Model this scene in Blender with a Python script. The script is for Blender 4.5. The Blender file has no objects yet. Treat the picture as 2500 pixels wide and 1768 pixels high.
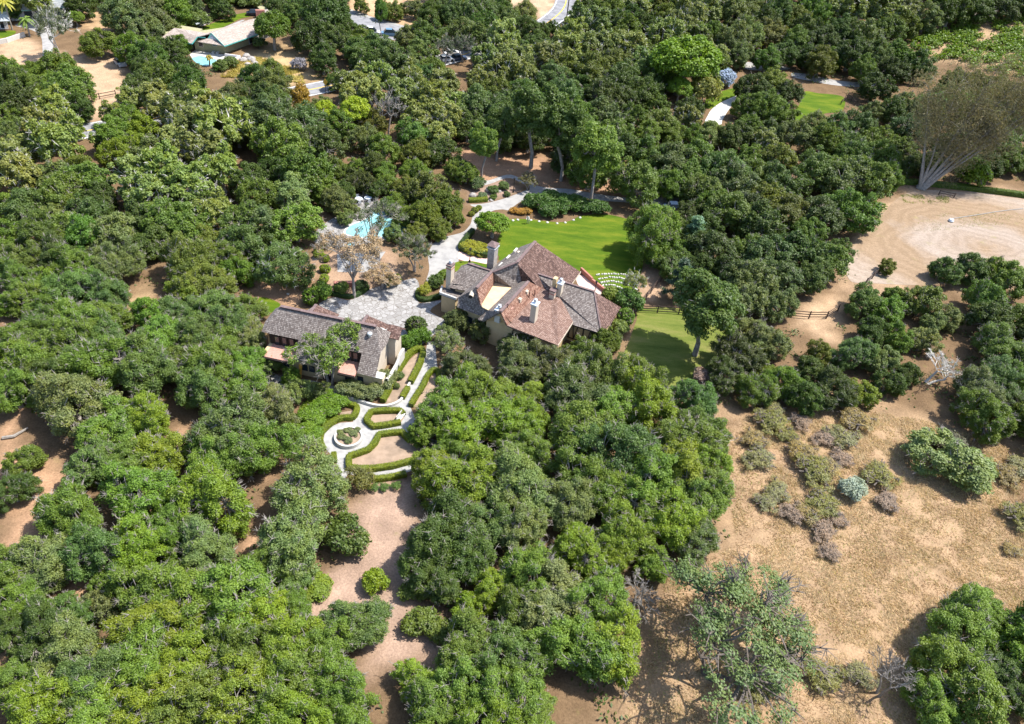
import bpy, math, random
import numpy as np
from mathutils import Matrix

# ------------------------------------------------------------------ camera, sky, sun
sc = bpy.context.scene
F_PX, PITCH, ROLL, CAM_H = 1900.0, math.radians(40.5), 0.112, 71.0      # photo is 2500 px wide
c0 = math.sqrt(1 - ROLL * ROLL)
_r0 = np.array([1, 0, 0.]); _u0 = np.array([0, math.sin(PITCH), math.cos(PITCH)]); CF = np.array([0, math.cos(PITCH), -math.sin(PITCH)])
CRT = c0 * _r0 + ROLL * _u0; CUP = -ROLL * _r0 + c0 * _u0
cam = bpy.data.cameras.new('camera'); camo = bpy.data.objects.new('camera', cam); sc.collection.objects.link(camo)
cam.sensor_width = 36.0; cam.lens = 36.0 * F_PX / 2500.0; cam.clip_end = 6000; cam.clip_start = 0.5
camo.matrix_world = Matrix(((CRT[0], CUP[0], -CF[0], 0), (CRT[1], CUP[1], -CF[1], 0), (CRT[2], CUP[2], -CF[2], CAM_H), (0, 0, 0, 1)))
sc.camera = camo
SUN_EL, SUN_TH = math.radians(60), math.radians(14)                      # sun from the +X side, a little beyond
sd = np.array([math.cos(SUN_EL) * math.cos(SUN_TH), math.cos(SUN_EL) * math.sin(SUN_TH), math.sin(SUN_EL)])
w = bpy.data.worlds.new('World'); sc.world = w; w.use_nodes = True
nt = w.node_tree; bg = nt.nodes['Background']
sky = nt.nodes.new('ShaderNodeTexSky'); sky.sky_type = 'NISHITA'; sky.sun_disc = False
sky.sun_elevation = SUN_EL; sky.sun_rotation = math.pi / 2 - SUN_TH; sky.air_density = 1.0; sky.dust_density = 1.2
nt.links.new(sky.outputs[0], bg.inputs[0]); bg.inputs[1].default_value = 0.15
sl = bpy.data.lights.new('sun', 'SUN'); sl.energy = 4.6; sl.angle = math.radians(0.53); sl.color = (1.0, 0.955, 0.88)
so = bpy.data.objects.new('sun', sl); sc.collection.objects.link(so); so.location = (80, 60, 120)
from mathutils import Vector
so.rotation_euler = Vector(-sd).to_track_quat('-Z', 'Y').to_euler()
sc.view_settings.view_transform = 'Standard'; sc.view_settings.look = 'None'; sc.view_settings.gamma = 1.0
sc.view_settings.exposure = 1.02; sc.view_settings.use_curve_mapping = False
sc.cycles.max_bounces = 6; sc.cycles.diffuse_bounces = 3; sc.cycles.transmission_bounces = 4; sc.cycles.glossy_bounces = 2

R = np.random.default_rng(7); random.seed(7)
COL = sc.collection

# ------------------------------------------------------------------ pixel -> place
# each tag is one enlarged view of the photograph: origin x, y and enlargement
CR = {'G': (600, 540, 3.866), 'H': (1040, 560, 4.252), 'K': (700, 820, 4.274), 'P': (760, 380, 3.9586), 'TL': (0, 0, 3.28), 'TM': (600, 0, 3.28),
      'TR': (1200, 0, 3.28), 'VR': (1800, 0, 3.2486), 'LN': (1200, 350, 2.4986), 'RR': (1800, 400, 2.707), 'BR': (1700, 950, 1.985),
      'BM': (950, 850, 1.769), 'LL': (0, 250, 2.499), 'BL': (0, 850, 1.769), 'F': (0, 0, .9184), 'S': (0, 0, 1.),
      'H2': (1040, 580, 8.121), 'H3': (1270, 600, 6.246), 'G2': (640, 730, 6.56), 'R': (380, 0, 6.753)}
def sstep(a, b, x):
    t = np.clip((x - a) / (b - a), 0, 1); return t * t * (3 - 2 * t)
def HT(x, y):       # the land: level estate, a vineyard hill beyond, low swells in the woods
    h = 24 * np.exp(-(((x - 215) / 95.) ** 2 + ((y - 345) / 85.) ** 2)) * sstep(205, 300, y + 0.25 * x)
    far = sstep(225, 330, y) * 7.0 * sstep(-400, -60, -x + 0 * y) 
    return h + far
def S(k, x, y):
    o = CR[k]; return o[0] + x / o[2], o[1] + y / o[2]
def up(x, y, z=0.):
    d = CF + CRT * ((x - 1250) / F_PX) + CUP * (-(y - 884) / F_PX)
    t = (z - CAM_H) / d[2]; return np.array([0, 0, CAM_H]) + d * t
def g(k, x, y, z=0.):          # point at height z above the land
    sx, sy = S(k, x, y); zz = z
    for _ in range(14):
        p = up(sx, sy, zz); zz = 0.5 * zz + 0.5 * (z + float(HT(p[0], p[1])))
    p = up(sx, sy, zz); return p
def proj(p):
    v = np.asarray(p, float) - np.array([0, 0, CAM_H]); d = v @ CF
    return 1250 + F_PX * (v @ CRT) / d, 884 - F_PX * (v @ CUP) / d, d
def ppm(p): return F_PX / proj(p)[2]
def z_at(xy, sy):              # height at which a point above xy reaches photo row sy
    lo, hi = -5., 40.
    for _ in range(40):
        m = (lo + hi) / 2
        if proj((xy[0], xy[1], m))[1] > sy: lo = m
        else: hi = m
    return lo

# ------------------------------------------------------------------ materials
MATS = {}
def newmat(name):
    m = bpy.data.materials.new(name); m.use_nodes = True; n = m.node_tree; b = n.nodes['Principled BSDF']; MATS[name] = m
    b.inputs['Specular IOR Level'].default_value = 0.25
    return m, n, b
def nd(n, t, **kw):
    x = n.nodes.new(t)
    for k, v in kw.items(): setattr(x, k, v)
    return x
def lk(n, a, b): n.links.new(a, b)
def ramp(n, fac, stops):
    r = nd(n, 'ShaderNodeValToRGB'); e = r.color_ramp.elements
    while len(e) < len(stops): e.new(0.5)
    for i, (p, c) in enumerate(stops): e[i].position = p; e[i].color = (*c, 1) if len(c) == 3 else c
    lk(n, fac, r.inputs[0]); return r.outputs[0]
def noise(n, scale, detail=4, rough=.6, vec=None):
    t = nd(n, 'ShaderNodeTexNoise'); t.inputs['Scale'].default_value = scale; t.inputs['Detail'].default_value = detail; t.inputs['Roughness'].default_value = rough
    if vec is not None: lk(n, vec, t.inputs['Vector'])
    return t.outputs['Fac']
def mix(n, f, a, b, mode='MIX'):
    m = nd(n, 'ShaderNodeMix', data_type='RGBA', blend_type=mode)
    for s, v in ((0, f), (6, a), (7, b)):
        if isinstance(v, (int, float)): m.inputs[s].default_value = v
        elif isinstance(v, tuple): m.inputs[s].default_value = (*v, 1)
        else: lk(n, v, m.inputs[s])
    return m.outputs[2]
def bump(n, b, h, strength=.3, dist=.05):
    x = nd(n, 'ShaderNodeBump'); x.inputs['Strength'].default_value = strength; x.inputs['Distance'].default_value = dist
    lk(n, h, x.inputs['Height']); lk(n, x.outputs[0], b.inputs['Normal'])
def geo_pos(n): return nd(n, 'ShaderNodeNewGeometry').outputs['Position']
def stone_like(name, c1, c2, scale=2., rough=.85, bmp=.2, c3=None, s2=None):
    m, n, b = newmat(name); p = geo_pos(n)
    f = noise(n, scale, 6, .65, p); col = ramp(n, f, [(.3, c1), (.7, c2)])
    if c3: col = mix(n, ramp(n, noise(n, s2 or scale * .2, 3, .5, p), [(.45, (0, 0, 0)), (.65, (1, 1, 1))]), col, c3)
    lk(n, col, b.inputs['Base Color']); b.inputs['Roughness'].default_value = rough
    if bmp: bump(n, b, noise(n, scale * 4, 4, .6, p), bmp, .03)
    return m
def plain(name, c, rough=.6, metal=0., var=.12):
    m, n, b = newmat(name); p = geo_pos(n)
    d = tuple(max(0, x * (1 - var)) for x in c); e = tuple(min(1, x * (1 + var)) for x in c)
    lk(n, ramp(n, noise(n, 3., 5, .6, p), [(.3, d), (.7, e)]), b.inputs['Base Color']); b.inputs['Roughness'].default_value = rough; b.inputs['Metallic'].default_value = metal
    return m
def leafmat(name, gloss=.35, trans=.35, warm=(1.25, 1.08, .55)):
    m, n, b = newmat(name); oi = nd(n, 'ShaderNodeObjectInfo'); p = geo_pos(n)
    big = noise(n, .55, 2, .5, p); fine = noise(n, 4.2, 3, .7, p)
    c = mix(n, ramp(n, big, [(.35, (0, 0, 0)), (.7, (.75, .75, .75))]), oi.outputs['Color'], mix(n, 1., oi.outputs['Color'], warm, 'MULTIPLY'))
    c = mix(n, 1., c, ramp(n, fine, [(.28, (.45, .5, .5)), (.72, (1.55, 1.48, 1.4))]), 'MULTIPLY')  # random leaf tones; the bright speckle also stands in for glints on the leaves
    lk(n, c, b.inputs['Base Color']); b.inputs['Roughness'].default_value = .55; b.inputs['Specular IOR Level'].default_value = gloss
    tr = nd(n, 'ShaderNodeBsdfTranslucent'); lk(n, mix(n, 1., c, (1.25, 1.3, .6), 'MULTIPLY'), tr.inputs[0])
    ms = nd(n, 'ShaderNodeMixShader'); ms.inputs[0].default_value = trans
    lk(n, b.outputs[0], ms.inputs[1]); lk(n, tr.outputs[0], ms.inputs[2]); lk(n, ms.outputs[0], n.nodes['Material Output'].inputs[0])
    return m
def barkmat(name, c1, c2):
    m, n, b = newmat(name); p = geo_pos(n)
    lk(n, ramp(n, noise(n, 2.5, 5, .7, p), [(.3, c1), (.7, c2)]), b.inputs['Base Color']); b.inputs['Roughness'].default_value = .9
    bump(n, b, noise(n, 12, 3, .6, p), .5, .03); return m
def roofmat(name, c1, c2, c3, mort, row=.24, wdt=.2, patch=None):
    m, n, b = newmat(name); uv = nd(n, 'ShaderNodeUVMap')
    br = nd(n, 'ShaderNodeTexBrick'); br.offset = .5; br.inputs['Scale'].default_value = 1.
    br.inputs['Brick Width'].default_value = wdt; br.inputs['Row Height'].default_value = row; br.inputs['Mortar Size'].default_value = .022; br.inputs['Mortar Smooth'].default_value = .3
    br.inputs['Color1'].default_value = (0, 0, 0, 1); br.inputs['Color2'].default_value = (1, 1, 1, 1); br.inputs['Mortar'].default_value = (.5, .5, .5, 1); br.inputs['Bias'].default_value = 0
    lk(n, uv.outputs[0], br.inputs['Vector'])
    col = ramp(n, br.outputs['Color'], [(.05, c1), (.5, c2), (.95, c3)])
    st = nd(n, 'ShaderNodeMapping'); st.inputs['Scale'].default_value = (3.2, .7, 1); lk(n, uv.outputs[0], st.inputs[0])
    col = mix(n, 1., col, ramp(n, noise(n, 1.6, 5, .7, st.outputs[0]), [(.25, (.62, .62, .64)), (.75, (1.32, 1.3, 1.26))]), 'MULTIPLY')
    big = noise(n, .5, 3, .5, geo_pos(n))
    if patch: col = mix(n, ramp(n, big, [(.5, (0, 0, 0)), (.68, (.7, .7, .7))]), col, patch)
    col = mix(n, br.outputs['Fac'], col, mort)
    lk(n, col, b.inputs['Base Color']); b.inputs['Roughness'].default_value = .9
    # each course rises toward its lower edge
    sx = nd(n, 'ShaderNodeSeparateXYZ'); lk(n, uv.outputs[0], sx.inputs[0])
    md = nd(n, 'ShaderNodeMath', operation='MODULO'); lk(n, sx.outputs[1], md.inputs[0]); md.inputs[1].default_value = row
    ad = nd(n, 'ShaderNodeMath', operation='MULTIPLY_ADD'); lk(n, br.outputs['Color'], ad.inputs[0]); ad.inputs[1].default_value = .08; lk(n, md.outputs[0], ad.inputs[2])
    bump(n, b, ad.outputs[0], .9, -.25); return m

m_leaf = leafmat('leaf', .5, .36); m_leafg = leafmat('glossy_leaf', .6, .3, (1.1, 1.1, .8)); m_leafd = leafmat('dry_leaf', .15, .25, (1.1, 1., .85))
m_bark = barkmat('oak_bark', (.16, .14, .12), (.34, .31, .28)); m_barkp = barkmat('pale_bark', (.38, .36, .33), (.66, .63, .58)); m_barkd = barkmat('dark_bark', (.07, .06, .05), (.17, .14, .12)); m_barkm = barkmat('grey_bark', (.14, .125, .11), (.27, .25, .23))
m_shake_g = roofmat('grey_shake', (.12, .1, .092), (.18, .155, .143), (.27, .24, .222), (.06, .05, .045))  # grey tones for some roof slopes
m_shake_b = roofmat('brown_shake', (.075, .045, .038), (.13, .077, .062), (.22, .145, .122), (.04, .024, .021))
m_shake_r = roofmat('red_brown_shake', (.15, .075, .053), (.23, .12, .085), (.33, .21, .158), (.085, .046, .035))
m_shake_p = roofmat('pinkish_shake', (.16, .098, .077), (.222, .142, .113), (.3, .21, .175), (.095, .057, .045))
m_ranch = roofmat('ranch_composition_roof', (.3, .25, .215), (.37, .31, .27), (.43, .37, .33), (.27, .22, .19), .2, .5)
m_greyroof = roofmat('blue_grey_roof', (.3, .33, .35), (.36, .39, .41), (.42, .45, .47), (.28, .3, .32), .25, .5)
m_ridge = plain('ridge_cap_wood', (.15, .105, .1), .85, var=.3)
m_stucco = stone_like('tan_stucco', (.48, .36, .2), (.56, .43, .25), 1.5, .9, .08)
m_stuccol = stone_like('cream_stucco', (.46, .39, .305), (.53, .46, .37), 1.5, .9, .08)
m_white = stone_like('white_render', (.43, .415, .385), (.5, .485, .455), 1.2, .8, .05)
m_timber = plain('dark_timber', (.035, .026, .022), .8)
m_flatroof = stone_like('tan_roll_roofing', (.58, .43, .26), (.66, .5, .31), .8, .9, .05, (.52, .38, .23), .5)
m_glass, _n, _b = newmat('window_glass'); _b.inputs['Base Color'].default_value = (.02, .03, .04, 1); _b.inputs['Roughness'].default_value = .08; _b.inputs['Specular IOR Level'].default_value = .6
m_metal = plain('galvanised_metal', (.55, .57, .6), .4, .5); m_capw = plain('pale_blue_cap', (.62, .68, .74), .6)
m_iron = plain('black_iron', (.02, .02, .022), .5); m_rust = plain('rusty_pipe', (.09, .035, .03), .8)
m_terra = stone_like('terracotta_tile', (.36, .17, .13), (.5, .29, .235), 6., .85, .1)
m_brickred = stone_like('red_brick', (.3, .12, .09), (.4, .19, .15), 5., .9, .2)
m_conc = stone_like('pale_concrete', (.27, .262, .25), (.335, .325, .312), .35, .9, .1, (.24, .232, .225), .9)
m_gravelgrey = stone_like('path_concrete', (.285, .28, .27), (.35, .345, .335), .8, .9, .1, (.25, .245, .24), 1.5)
m_pink = stone_like('pink_brick_paving', (.5, .33, .28), (.62, .44, .39), 6, .9, .15)
m_asph = stone_like('asphalt', (.2, .2, .21), (.27, .27, .285), .4, .9, .1, (.17, .17, .18), .7)
m_ypaint = plain('yellow_road_paint', (.65, .42, .06), .7); m_wpaint = plain('white_road_paint', (.75, .75, .73), .7)
m_fence = plain('weathered_fence_wood', (.07, .05, .042), .9, var=.35); m_tealtrim = plain('teal_trim', (.08, .33, .3), .6); m_olivewall = stone_like('olive_stucco', (.27, .25, .14), (.33, .31, .19), 1.5, .9, .06)
m_plaster = stone_like('grey_white_wall', (.55, .53, .54), (.64, .62, .63), 1., .85, .05)
m_rock = stone_like('grey_rock', (.22, .2, .185), (.4, .37, .34), 2.5, .95, .6)
m_whiterock = stone_like('white_stone', (.42, .405, .37), (.54, .525, .49), 3, .9, .4)
m_soil = stone_like('bare_soil', (.25, .18, .125), (.33, .243, .178), 1.3, .95, .3, (.2, .148, .106), .5)
m_mulch = stone_like('dark_mulch', (.26, .19, .165), (.36, .27, .235), 3., .95, .3)

def flagmat():
    m, n, b = newmat('flagstone_paving'); p = geo_pos(n)
    v = nd(n, 'ShaderNodeTexVoronoi', feature='DISTANCE_TO_EDGE'); v.inputs['Scale'].default_value = 1.5; v.inputs['Randomness'].default_value = 1; lk(n, p, v.inputs['Vector'])
    v2 = nd(n, 'ShaderNodeTexVoronoi'); v2.inputs['Scale'].default_value = 1.5; lk(n, p, v2.inputs['Vector'])
    col = mix(n, .8, (.26, .252, .245), mix(n, v2.outputs['Color'], (.19, .18, .17), (.35, .342, .335)))
    col = mix(n, ramp(n, v.outputs['Distance'], [(.02, (1, 1, 1)), (.06, (0, 0, 0))]), col, (.15, .135, .12))
    lk(n, col, b.inputs['Base Color']); b.inputs['Roughness'].default_value = .85; bump(n, b, v.outputs['Distance'], .3, .03); return m
m_flag = flagmat()
def lawnmat(name, c1, c2, c3):
    m, n, b = newmat(name); p = geo_pos(n)
    mp = nd(n, 'ShaderNodeMapping'); mp.inputs['Scale'].default_value = (.25, .9, 1); mp.inputs['Rotation'].default_value = (0, 0, .5); lk(n, p, mp.inputs[0])
    c = ramp(n, noise(n, .6, 5, .65, mp.outputs[0]), [(.3, c1), (.5, c2), (.72, c3)])
    c = mix(n, 1., c, ramp(n, noise(n, 9, 2, .6, p), [(.25, (.72, .75, .7)), (.75, (1.25, 1.22, 1.2))]), 'MULTIPLY')
    lk(n, c, b.inputs['Base Color']); b.inputs['Roughness'].default_value = .9; b.inputs['Specular IOR Level'].default_value = .1; bump(n, b, noise(n, 14, 3, .6, p), .8, .06); return m
m_lawn = lawnmat('mown_lawn', (.042, .085, .006), (.074, .122, .008), (.145, .165, .016)); m_lawn2 = lawnmat('thin_lawn', (.07, .1, .018), (.12, .145, .03), (.2, .185, .065))
def watermat():
    m, n, b = newmat('pool_water'); p = geo_pos(n)
    c = ramp(n, noise(n, 1.2, 4, .6, p), [(.3, (.15, .38, .41)), (.7, (.25, .47, .49))])
    lk(n, c, b.inputs['Base Color']); b.inputs['Roughness'].default_value = .12; b.inputs['IOR'].default_value = 1.33
    bump(n, b, noise(n, 3, 3, .6, p), .15, .03); return m
m_water = watermat()
m_poolt = plain('pool_step_plaster', (.45, .68, .72), .5)
def groundmat():
    m, n, b = newmat('open_ground'); p = geo_pos(n); a = nd(n, 'ShaderNodeVertexColor'); a.layer_name = 'zone'
    c = a.outputs['Color']
    c = mix(n, 1., c, ramp(n, noise(n, .35, 6, .65, p), [(.25, (.72, .7, .68)), (.75, (1.28, 1.25, 1.2))]), 'MULTIPLY')
    c = mix(n, 1., c, ramp(n, noise(n, 4., 4, .7, p), [(.2, (.6, .57, .54)), (.8, (1.35, 1.3, 1.25))]), 'MULTIPLY')
    gr = ramp(n, noise(n, .8, 5, .7, p), [(.6, (0, 0, 0)), (.72, (.35, .35, .35))])
    c = mix(n, gr, c, (.2, .19, .06))
    lk(n, c, b.inputs['Base Color']); b.inputs['Roughness'].default_value = .95; b.inputs['Specular IOR Level'].default_value = .05
    bump(n, b, noise(n, 3., 6, .7, p), .9, .12); return m
m_ground = groundmat()

# ------------------------------------------------------------------ mesh helpers
def fastmesh(name, V, Fc, mats=None, uv=None, smooth=False):
    V = np.asarray(V, np.float32); Fc = np.asarray(Fc, np.int32); k = Fc.shape[1]; me = bpy.data.meshes.new(name)
    me.vertices.add(len(V)); me.vertices.foreach_set('co', V.ravel()); me.loops.add(Fc.size); me.loops.foreach_set('vertex_index', Fc.ravel())
    me.polygons.add(len(Fc)); me.polygons.foreach_set('loop_start', np.arange(0, Fc.size, k, dtype=np.int32)); me.polygons.foreach_set('loop_total', np.full(len(Fc), k, np.int32))
    if smooth: me.polygons.foreach_set('use_smooth', np.ones(len(Fc), bool))
    me.update(calc_edges=True)
    for m in ([mats] if mats is not None and not isinstance(mats, list) else mats or []): me.materials.append(m)
    return me
class MB:                       # collects faces of one mesh
    def __init__(s): s.v = []; s.f = []; s.uv = []
    def poly(s, pts, uv=None):
        i = len(s.v); s.v += [tuple(map(float, p)) for p in pts]; s.f.append(list(range(i, i + len(pts)))); s.uv.append(uv or [(p[0], p[1]) for p in pts]); return s
    def box(s, c, sx, sy, sz, rz=0., top=1.):      # c is the middle of the base
        ca, sa = math.cos(rz), math.sin(rz); P = []
        for z, k in ((0, 1.), (sz, top)):
            for dx, dy in ((-1, -1), (1, -1), (1, 1), (-1, 1)):
                x, y = dx * sx / 2 * k, dy * sy / 2 * k; P.append((c[0] + x * ca - y * sa, c[1] + x * sa + y * ca, c[2] + z))
        for q in ((3, 2, 1, 0), (4, 5, 6, 7), (0, 1, 5, 4), (1, 2, 6, 5), (2, 3, 7, 6), (3, 0, 4, 7)): s.poly([P[i] for i in q])
        return s
    def beam(s, a, b, wd, ht):                      # a bar from a to b
        a = np.array(a, float); b = np.array(b, float); d = b - a; d /= np.linalg.norm(d)
        sd_ = np.cross(d, (0, 0, 1.)); 
        if np.linalg.norm(sd_) < 1e-3: sd_ = np.array([1., 0, 0])
        sd_ /= np.linalg.norm(sd_); u_ = np.cross(sd_, d); P = []
        for e in (a, b):
            for i, j in ((-1, -1), (1, -1), (1, 1), (-1, 1)): P.append(e + sd_ * i * wd / 2 + u_ * j * ht / 2)
        for q in ((3, 2, 1, 0), (4, 5, 6, 7), (0, 1, 5, 4), (1, 2, 6, 5), (2, 3, 7, 6), (3, 0, 4, 7)): s.poly([P[i] for i in q])
        return s
    def prism(s, pts, z0, z1):
        pts = [(p[0], p[1]) for p in pts]; ar = sum(pts[i][0] * pts[(i + 1) % len(pts)][1] - pts[(i + 1) % len(pts)][0] * pts[i][1] for i in range(len(pts)))
        if ar < 0: pts = pts[::-1]
        s.poly([(x, y, z1) for x, y in pts]); s.poly([(x, y, z0) for x, y in pts[::-1]])
        for i in range(len(pts)):
            a, b = pts[i], pts[(i + 1) % len(pts)]; s.poly([(a[0], a[1], z0), (b[0], b[1], z0), (b[0], b[1], z1), (a[0], a[1], z1)])
        return s
    def lathe(s, c, prof, n=16):
        rings = [[(c[0] + r * math.cos(2 * math.pi * i / n), c[1] + r * math.sin(2 * math.pi * i / n), c[2] + z) for i in range(n)] for r, z in prof]
        for a, b in zip(rings, rings[1:]):
            for i in range(n): s.poly([a[i], a[(i + 1) % n], b[(i + 1) % n], b[i]])
        if prof[-1][0] > 1e-3: s.poly(rings[-1])
        return s
    def tube(s, pts, rads, n=6):
        rings = []; pts = [np.array(p, float) for p in pts]
        for i, p in enumerate(pts):
            d = pts[min(i + 1, len(pts) - 1)] - pts[max(i - 1, 0)]; d /= np.linalg.norm(d) + 1e-9
            a = np.cross(d, (.3, .2, 1.) if abs(d[2]) < .9 else (1., 0, 0)); a /= np.linalg.norm(a); b = np.cross(d, a)
            rings.append([p + rads[i] * (a * math.cos(2 * math.pi * k / n) + b * math.sin(2 * math.pi * k / n)) for k in range(n)])
        for A, B in zip(rings, rings[1:]):
            for k in range(n): s.poly([A[k], A[(k + 1) % n], B[(k + 1) % n], B[k]])
        s.poly(rings[-1]); return s
    def slab(s, pts, th=.2):                        # a roof slope with thickness, u along the eave and v up the slope, in metres
        P = [np.array(p, float) for p in pts]; n = np.zeros(3)
        for i in range(len(P)): n += np.cross(P[i], P[(i + 1) % len(P)])
        if n[2] < 0: P = P[::-1]; n = -n
        n /= np.linalg.norm(n); e = np.cross((0, 0, 1.), n)
        if np.linalg.norm(e) < 1e-3: e = np.array([1., 0, 0])
        e /= np.linalg.norm(e); v = np.cross(n, e); uv = lambda p: (float(p @ e) + 500, float(p @ v) + 500)
        s.poly(P, [uv(p) for p in P]); Q = [p - n * th for p in P]; s.poly(Q[::-1], [uv(p) for p in Q[::-1]])
        for i in range(len(P)):
            j = (i + 1) % len(P); s.poly([P[i], Q[i], Q[j], P[j]], [uv(P[i]), uv(Q[i]), uv(Q[j]), uv(P[j])])
        return s
    def mesh(s, name, mat, off=(0, 0, 0), smooth=False):
        me = bpy.data.meshes.new(name); o = np.array(off, float); me.from_pydata([tuple(np.array(v) - o) for v in s.v], [], s.f)
        if mat is not None: me.materials.append(mat)
        u = me.uv_layers.new(name='UVMap'); k = 0; flat = [c for f in s.uv for c in f]; u.data.foreach_set('uv', np.array(flat, np.float32).ravel())
        if smooth:
            me.polygons.foreach_set('use_smooth', np.ones(len(me.polygons), bool))
        me.update(); return me
def link(name, data, parent=None, loc=None):
    o = bpy.data.objects.new(name, data); COL.objects.link(o)
    if parent is not None: o.parent = parent
    if loc is not None: o.location = loc
    return o
def tag(o, label=None, cat=None, group=None, kind=None):
    for k, v in (('label', label), ('category', cat), ('group', group), ('kind', kind)):
        if v: o[k] = v
    return o
def thing(name, label, cat, loc, group=None, rz=0.):
    o = link(name, None, None, tuple(loc)); o.rotation_euler[2] = rz; o.empty_display_size = .3; return tag(o, label, cat, group)
def part(name, mb, mat, t, smooth=False, label=None, base=None):
    root = base if base is not None else t
    o = link(name, mb.mesh(name, mat, root.location if base is None else base.location, smooth), t)
    if label: o['label'] = label
    return o
def single(name, mb, mat, label, cat, group=None, kind=None, smooth=False):
    vv = np.array(mb.v); c = np.array([vv[:, 0].mean(), vv[:, 1].mean(), vv[:, 2].min()]); o = link(name, mb.mesh(name, mat, c, smooth), None, tuple(c))
    return tag(o, label, cat, group, kind)
def unit(v): return v / (np.linalg.norm(v, axis=-1, keepdims=True) + 1e-9)
def cards(C, N, L, W, rng, fold=.0):               # leaf-shaped rhombi, one for each centre
    n = len(C); t = unit(np.cross(N, unit(rng.normal(size=(n, 3))))); b = np.cross(N, t)
    L = np.broadcast_to(L, n)[:, None]; W = np.broadcast_to(W, n)[:, None]
    V = np.stack([C - t * L / 2, C + b * W / 2 + N * L * fold, C + t * L / 2, C - b * W / 2 + N * L * fold], 1).reshape(-1, 3)
    return V, np.arange(4 * n).reshape(-1, 4)
def catmull(pts, step=.5, closed=False):
    P = [np.array(p, float) for p in pts]; out = []; n = len(P); m = n if closed else n - 1
    for i in range(m):
        p0, p1, p2, p3 = (P[(i - 1) % n] if closed or i > 0 else P[0]), P[i], P[(i + 1) % n], (P[(i + 2) % n] if closed or i + 2 < n else P[-1])
        k = max(1, int(np.linalg.norm(p2 - p1) / step))
        for j in range(k):
            t = j / k; out.append(.5 * ((2 * p1) + (-p0 + p2) * t + (2 * p0 - 5 * p1 + 4 * p2 - p3) * t * t + (-p0 + 3 * p1 - 3 * p2 + p3) * t ** 3))
    if not closed: out.append(P[-1])
    return np.array(out)
def inpoly(P, poly):                               # P (n,2)
    x, y = P[:, 0], P[:, 1]; r = np.zeros(len(P), bool); n = len(poly)
    for i in range(n):
        (x1, y1), (x2, y2) = poly[i], poly[(i + 1) % n]
        if y1 == y2: continue
        r ^= ((y1 > y) != (y2 > y)) & (x < (x2 - x1) * (y - y1) / (y2 - y1) + x1)
    return r
def world(k, pts): return [tuple(g(k, x, y)[:2]) for x, y in pts]
def sheet(name, k, pts, mat, off, smoothit=True, kind='structure', poly=None):     # a surface laid on the land
    W = poly if poly is not None else world(k, pts)
    if smoothit: W = [tuple(p) for p in catmull([(x, y, 0) for x, y in W], .7, True)[:, :2]]
    import bmesh
    bm = bmesh.new(); vs = [bm.verts.new((x, y, 0)) for x, y in W]; bm.faces.new(vs); bmesh.ops.triangulate(bm, faces=bm.faces[:], ngon_method='EAR_CLIP')
    cx = sum(p[0] for p in W) / len(W); cy = sum(p[1] for p in W) / len(W); z0 = float(HT(cx, cy))
    for v in bm.verts: v.co = (v.co.x - cx, v.co.y - cy, float(HT(v.co.x, v.co.y)) + off - z0)
    for f in bm.faces:
        f.normal_update()
        if f.normal.z < 0: f.normal_flip()
    me = bpy.data.meshes.new(name); bm.to_mesh(me); bm.free(); me.materials.append(mat)
    o = link(name, me, None, (cx, cy, z0)); o['kind'] = kind; return o
def ribbon(name, pts, width, mat, off, kind='structure', parent=None, shift=0., dash=None):
    C = catmull([(p[0], p[1], 0) for p in pts], 1.5)[:, :2]; d = unit(np.gradient(C, axis=0)); nrm = np.stack([-d[:, 1], d[:, 0]], 1); C = C + nrm * shift
    mb = MB(); a = C + nrm * width / 2; b = C - nrm * width / 2
    z = lambda p: float(HT(p[0], p[1])) + off
    for i in range(len(C) - 1):
        mb.poly([(*b[i], z(b[i])), (*b[i + 1], z(b[i + 1])), (*a[i + 1], z(a[i + 1])), (*a[i], z(a[i]))])
    loc = (0, 0, 0) if parent else (*C[len(C) // 2], 0.)
    o = link(name, mb.mesh(name, mat, (parent.location if parent else loc)), parent, None if parent else loc)
    if not parent: o['kind'] = kind
    return o

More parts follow.
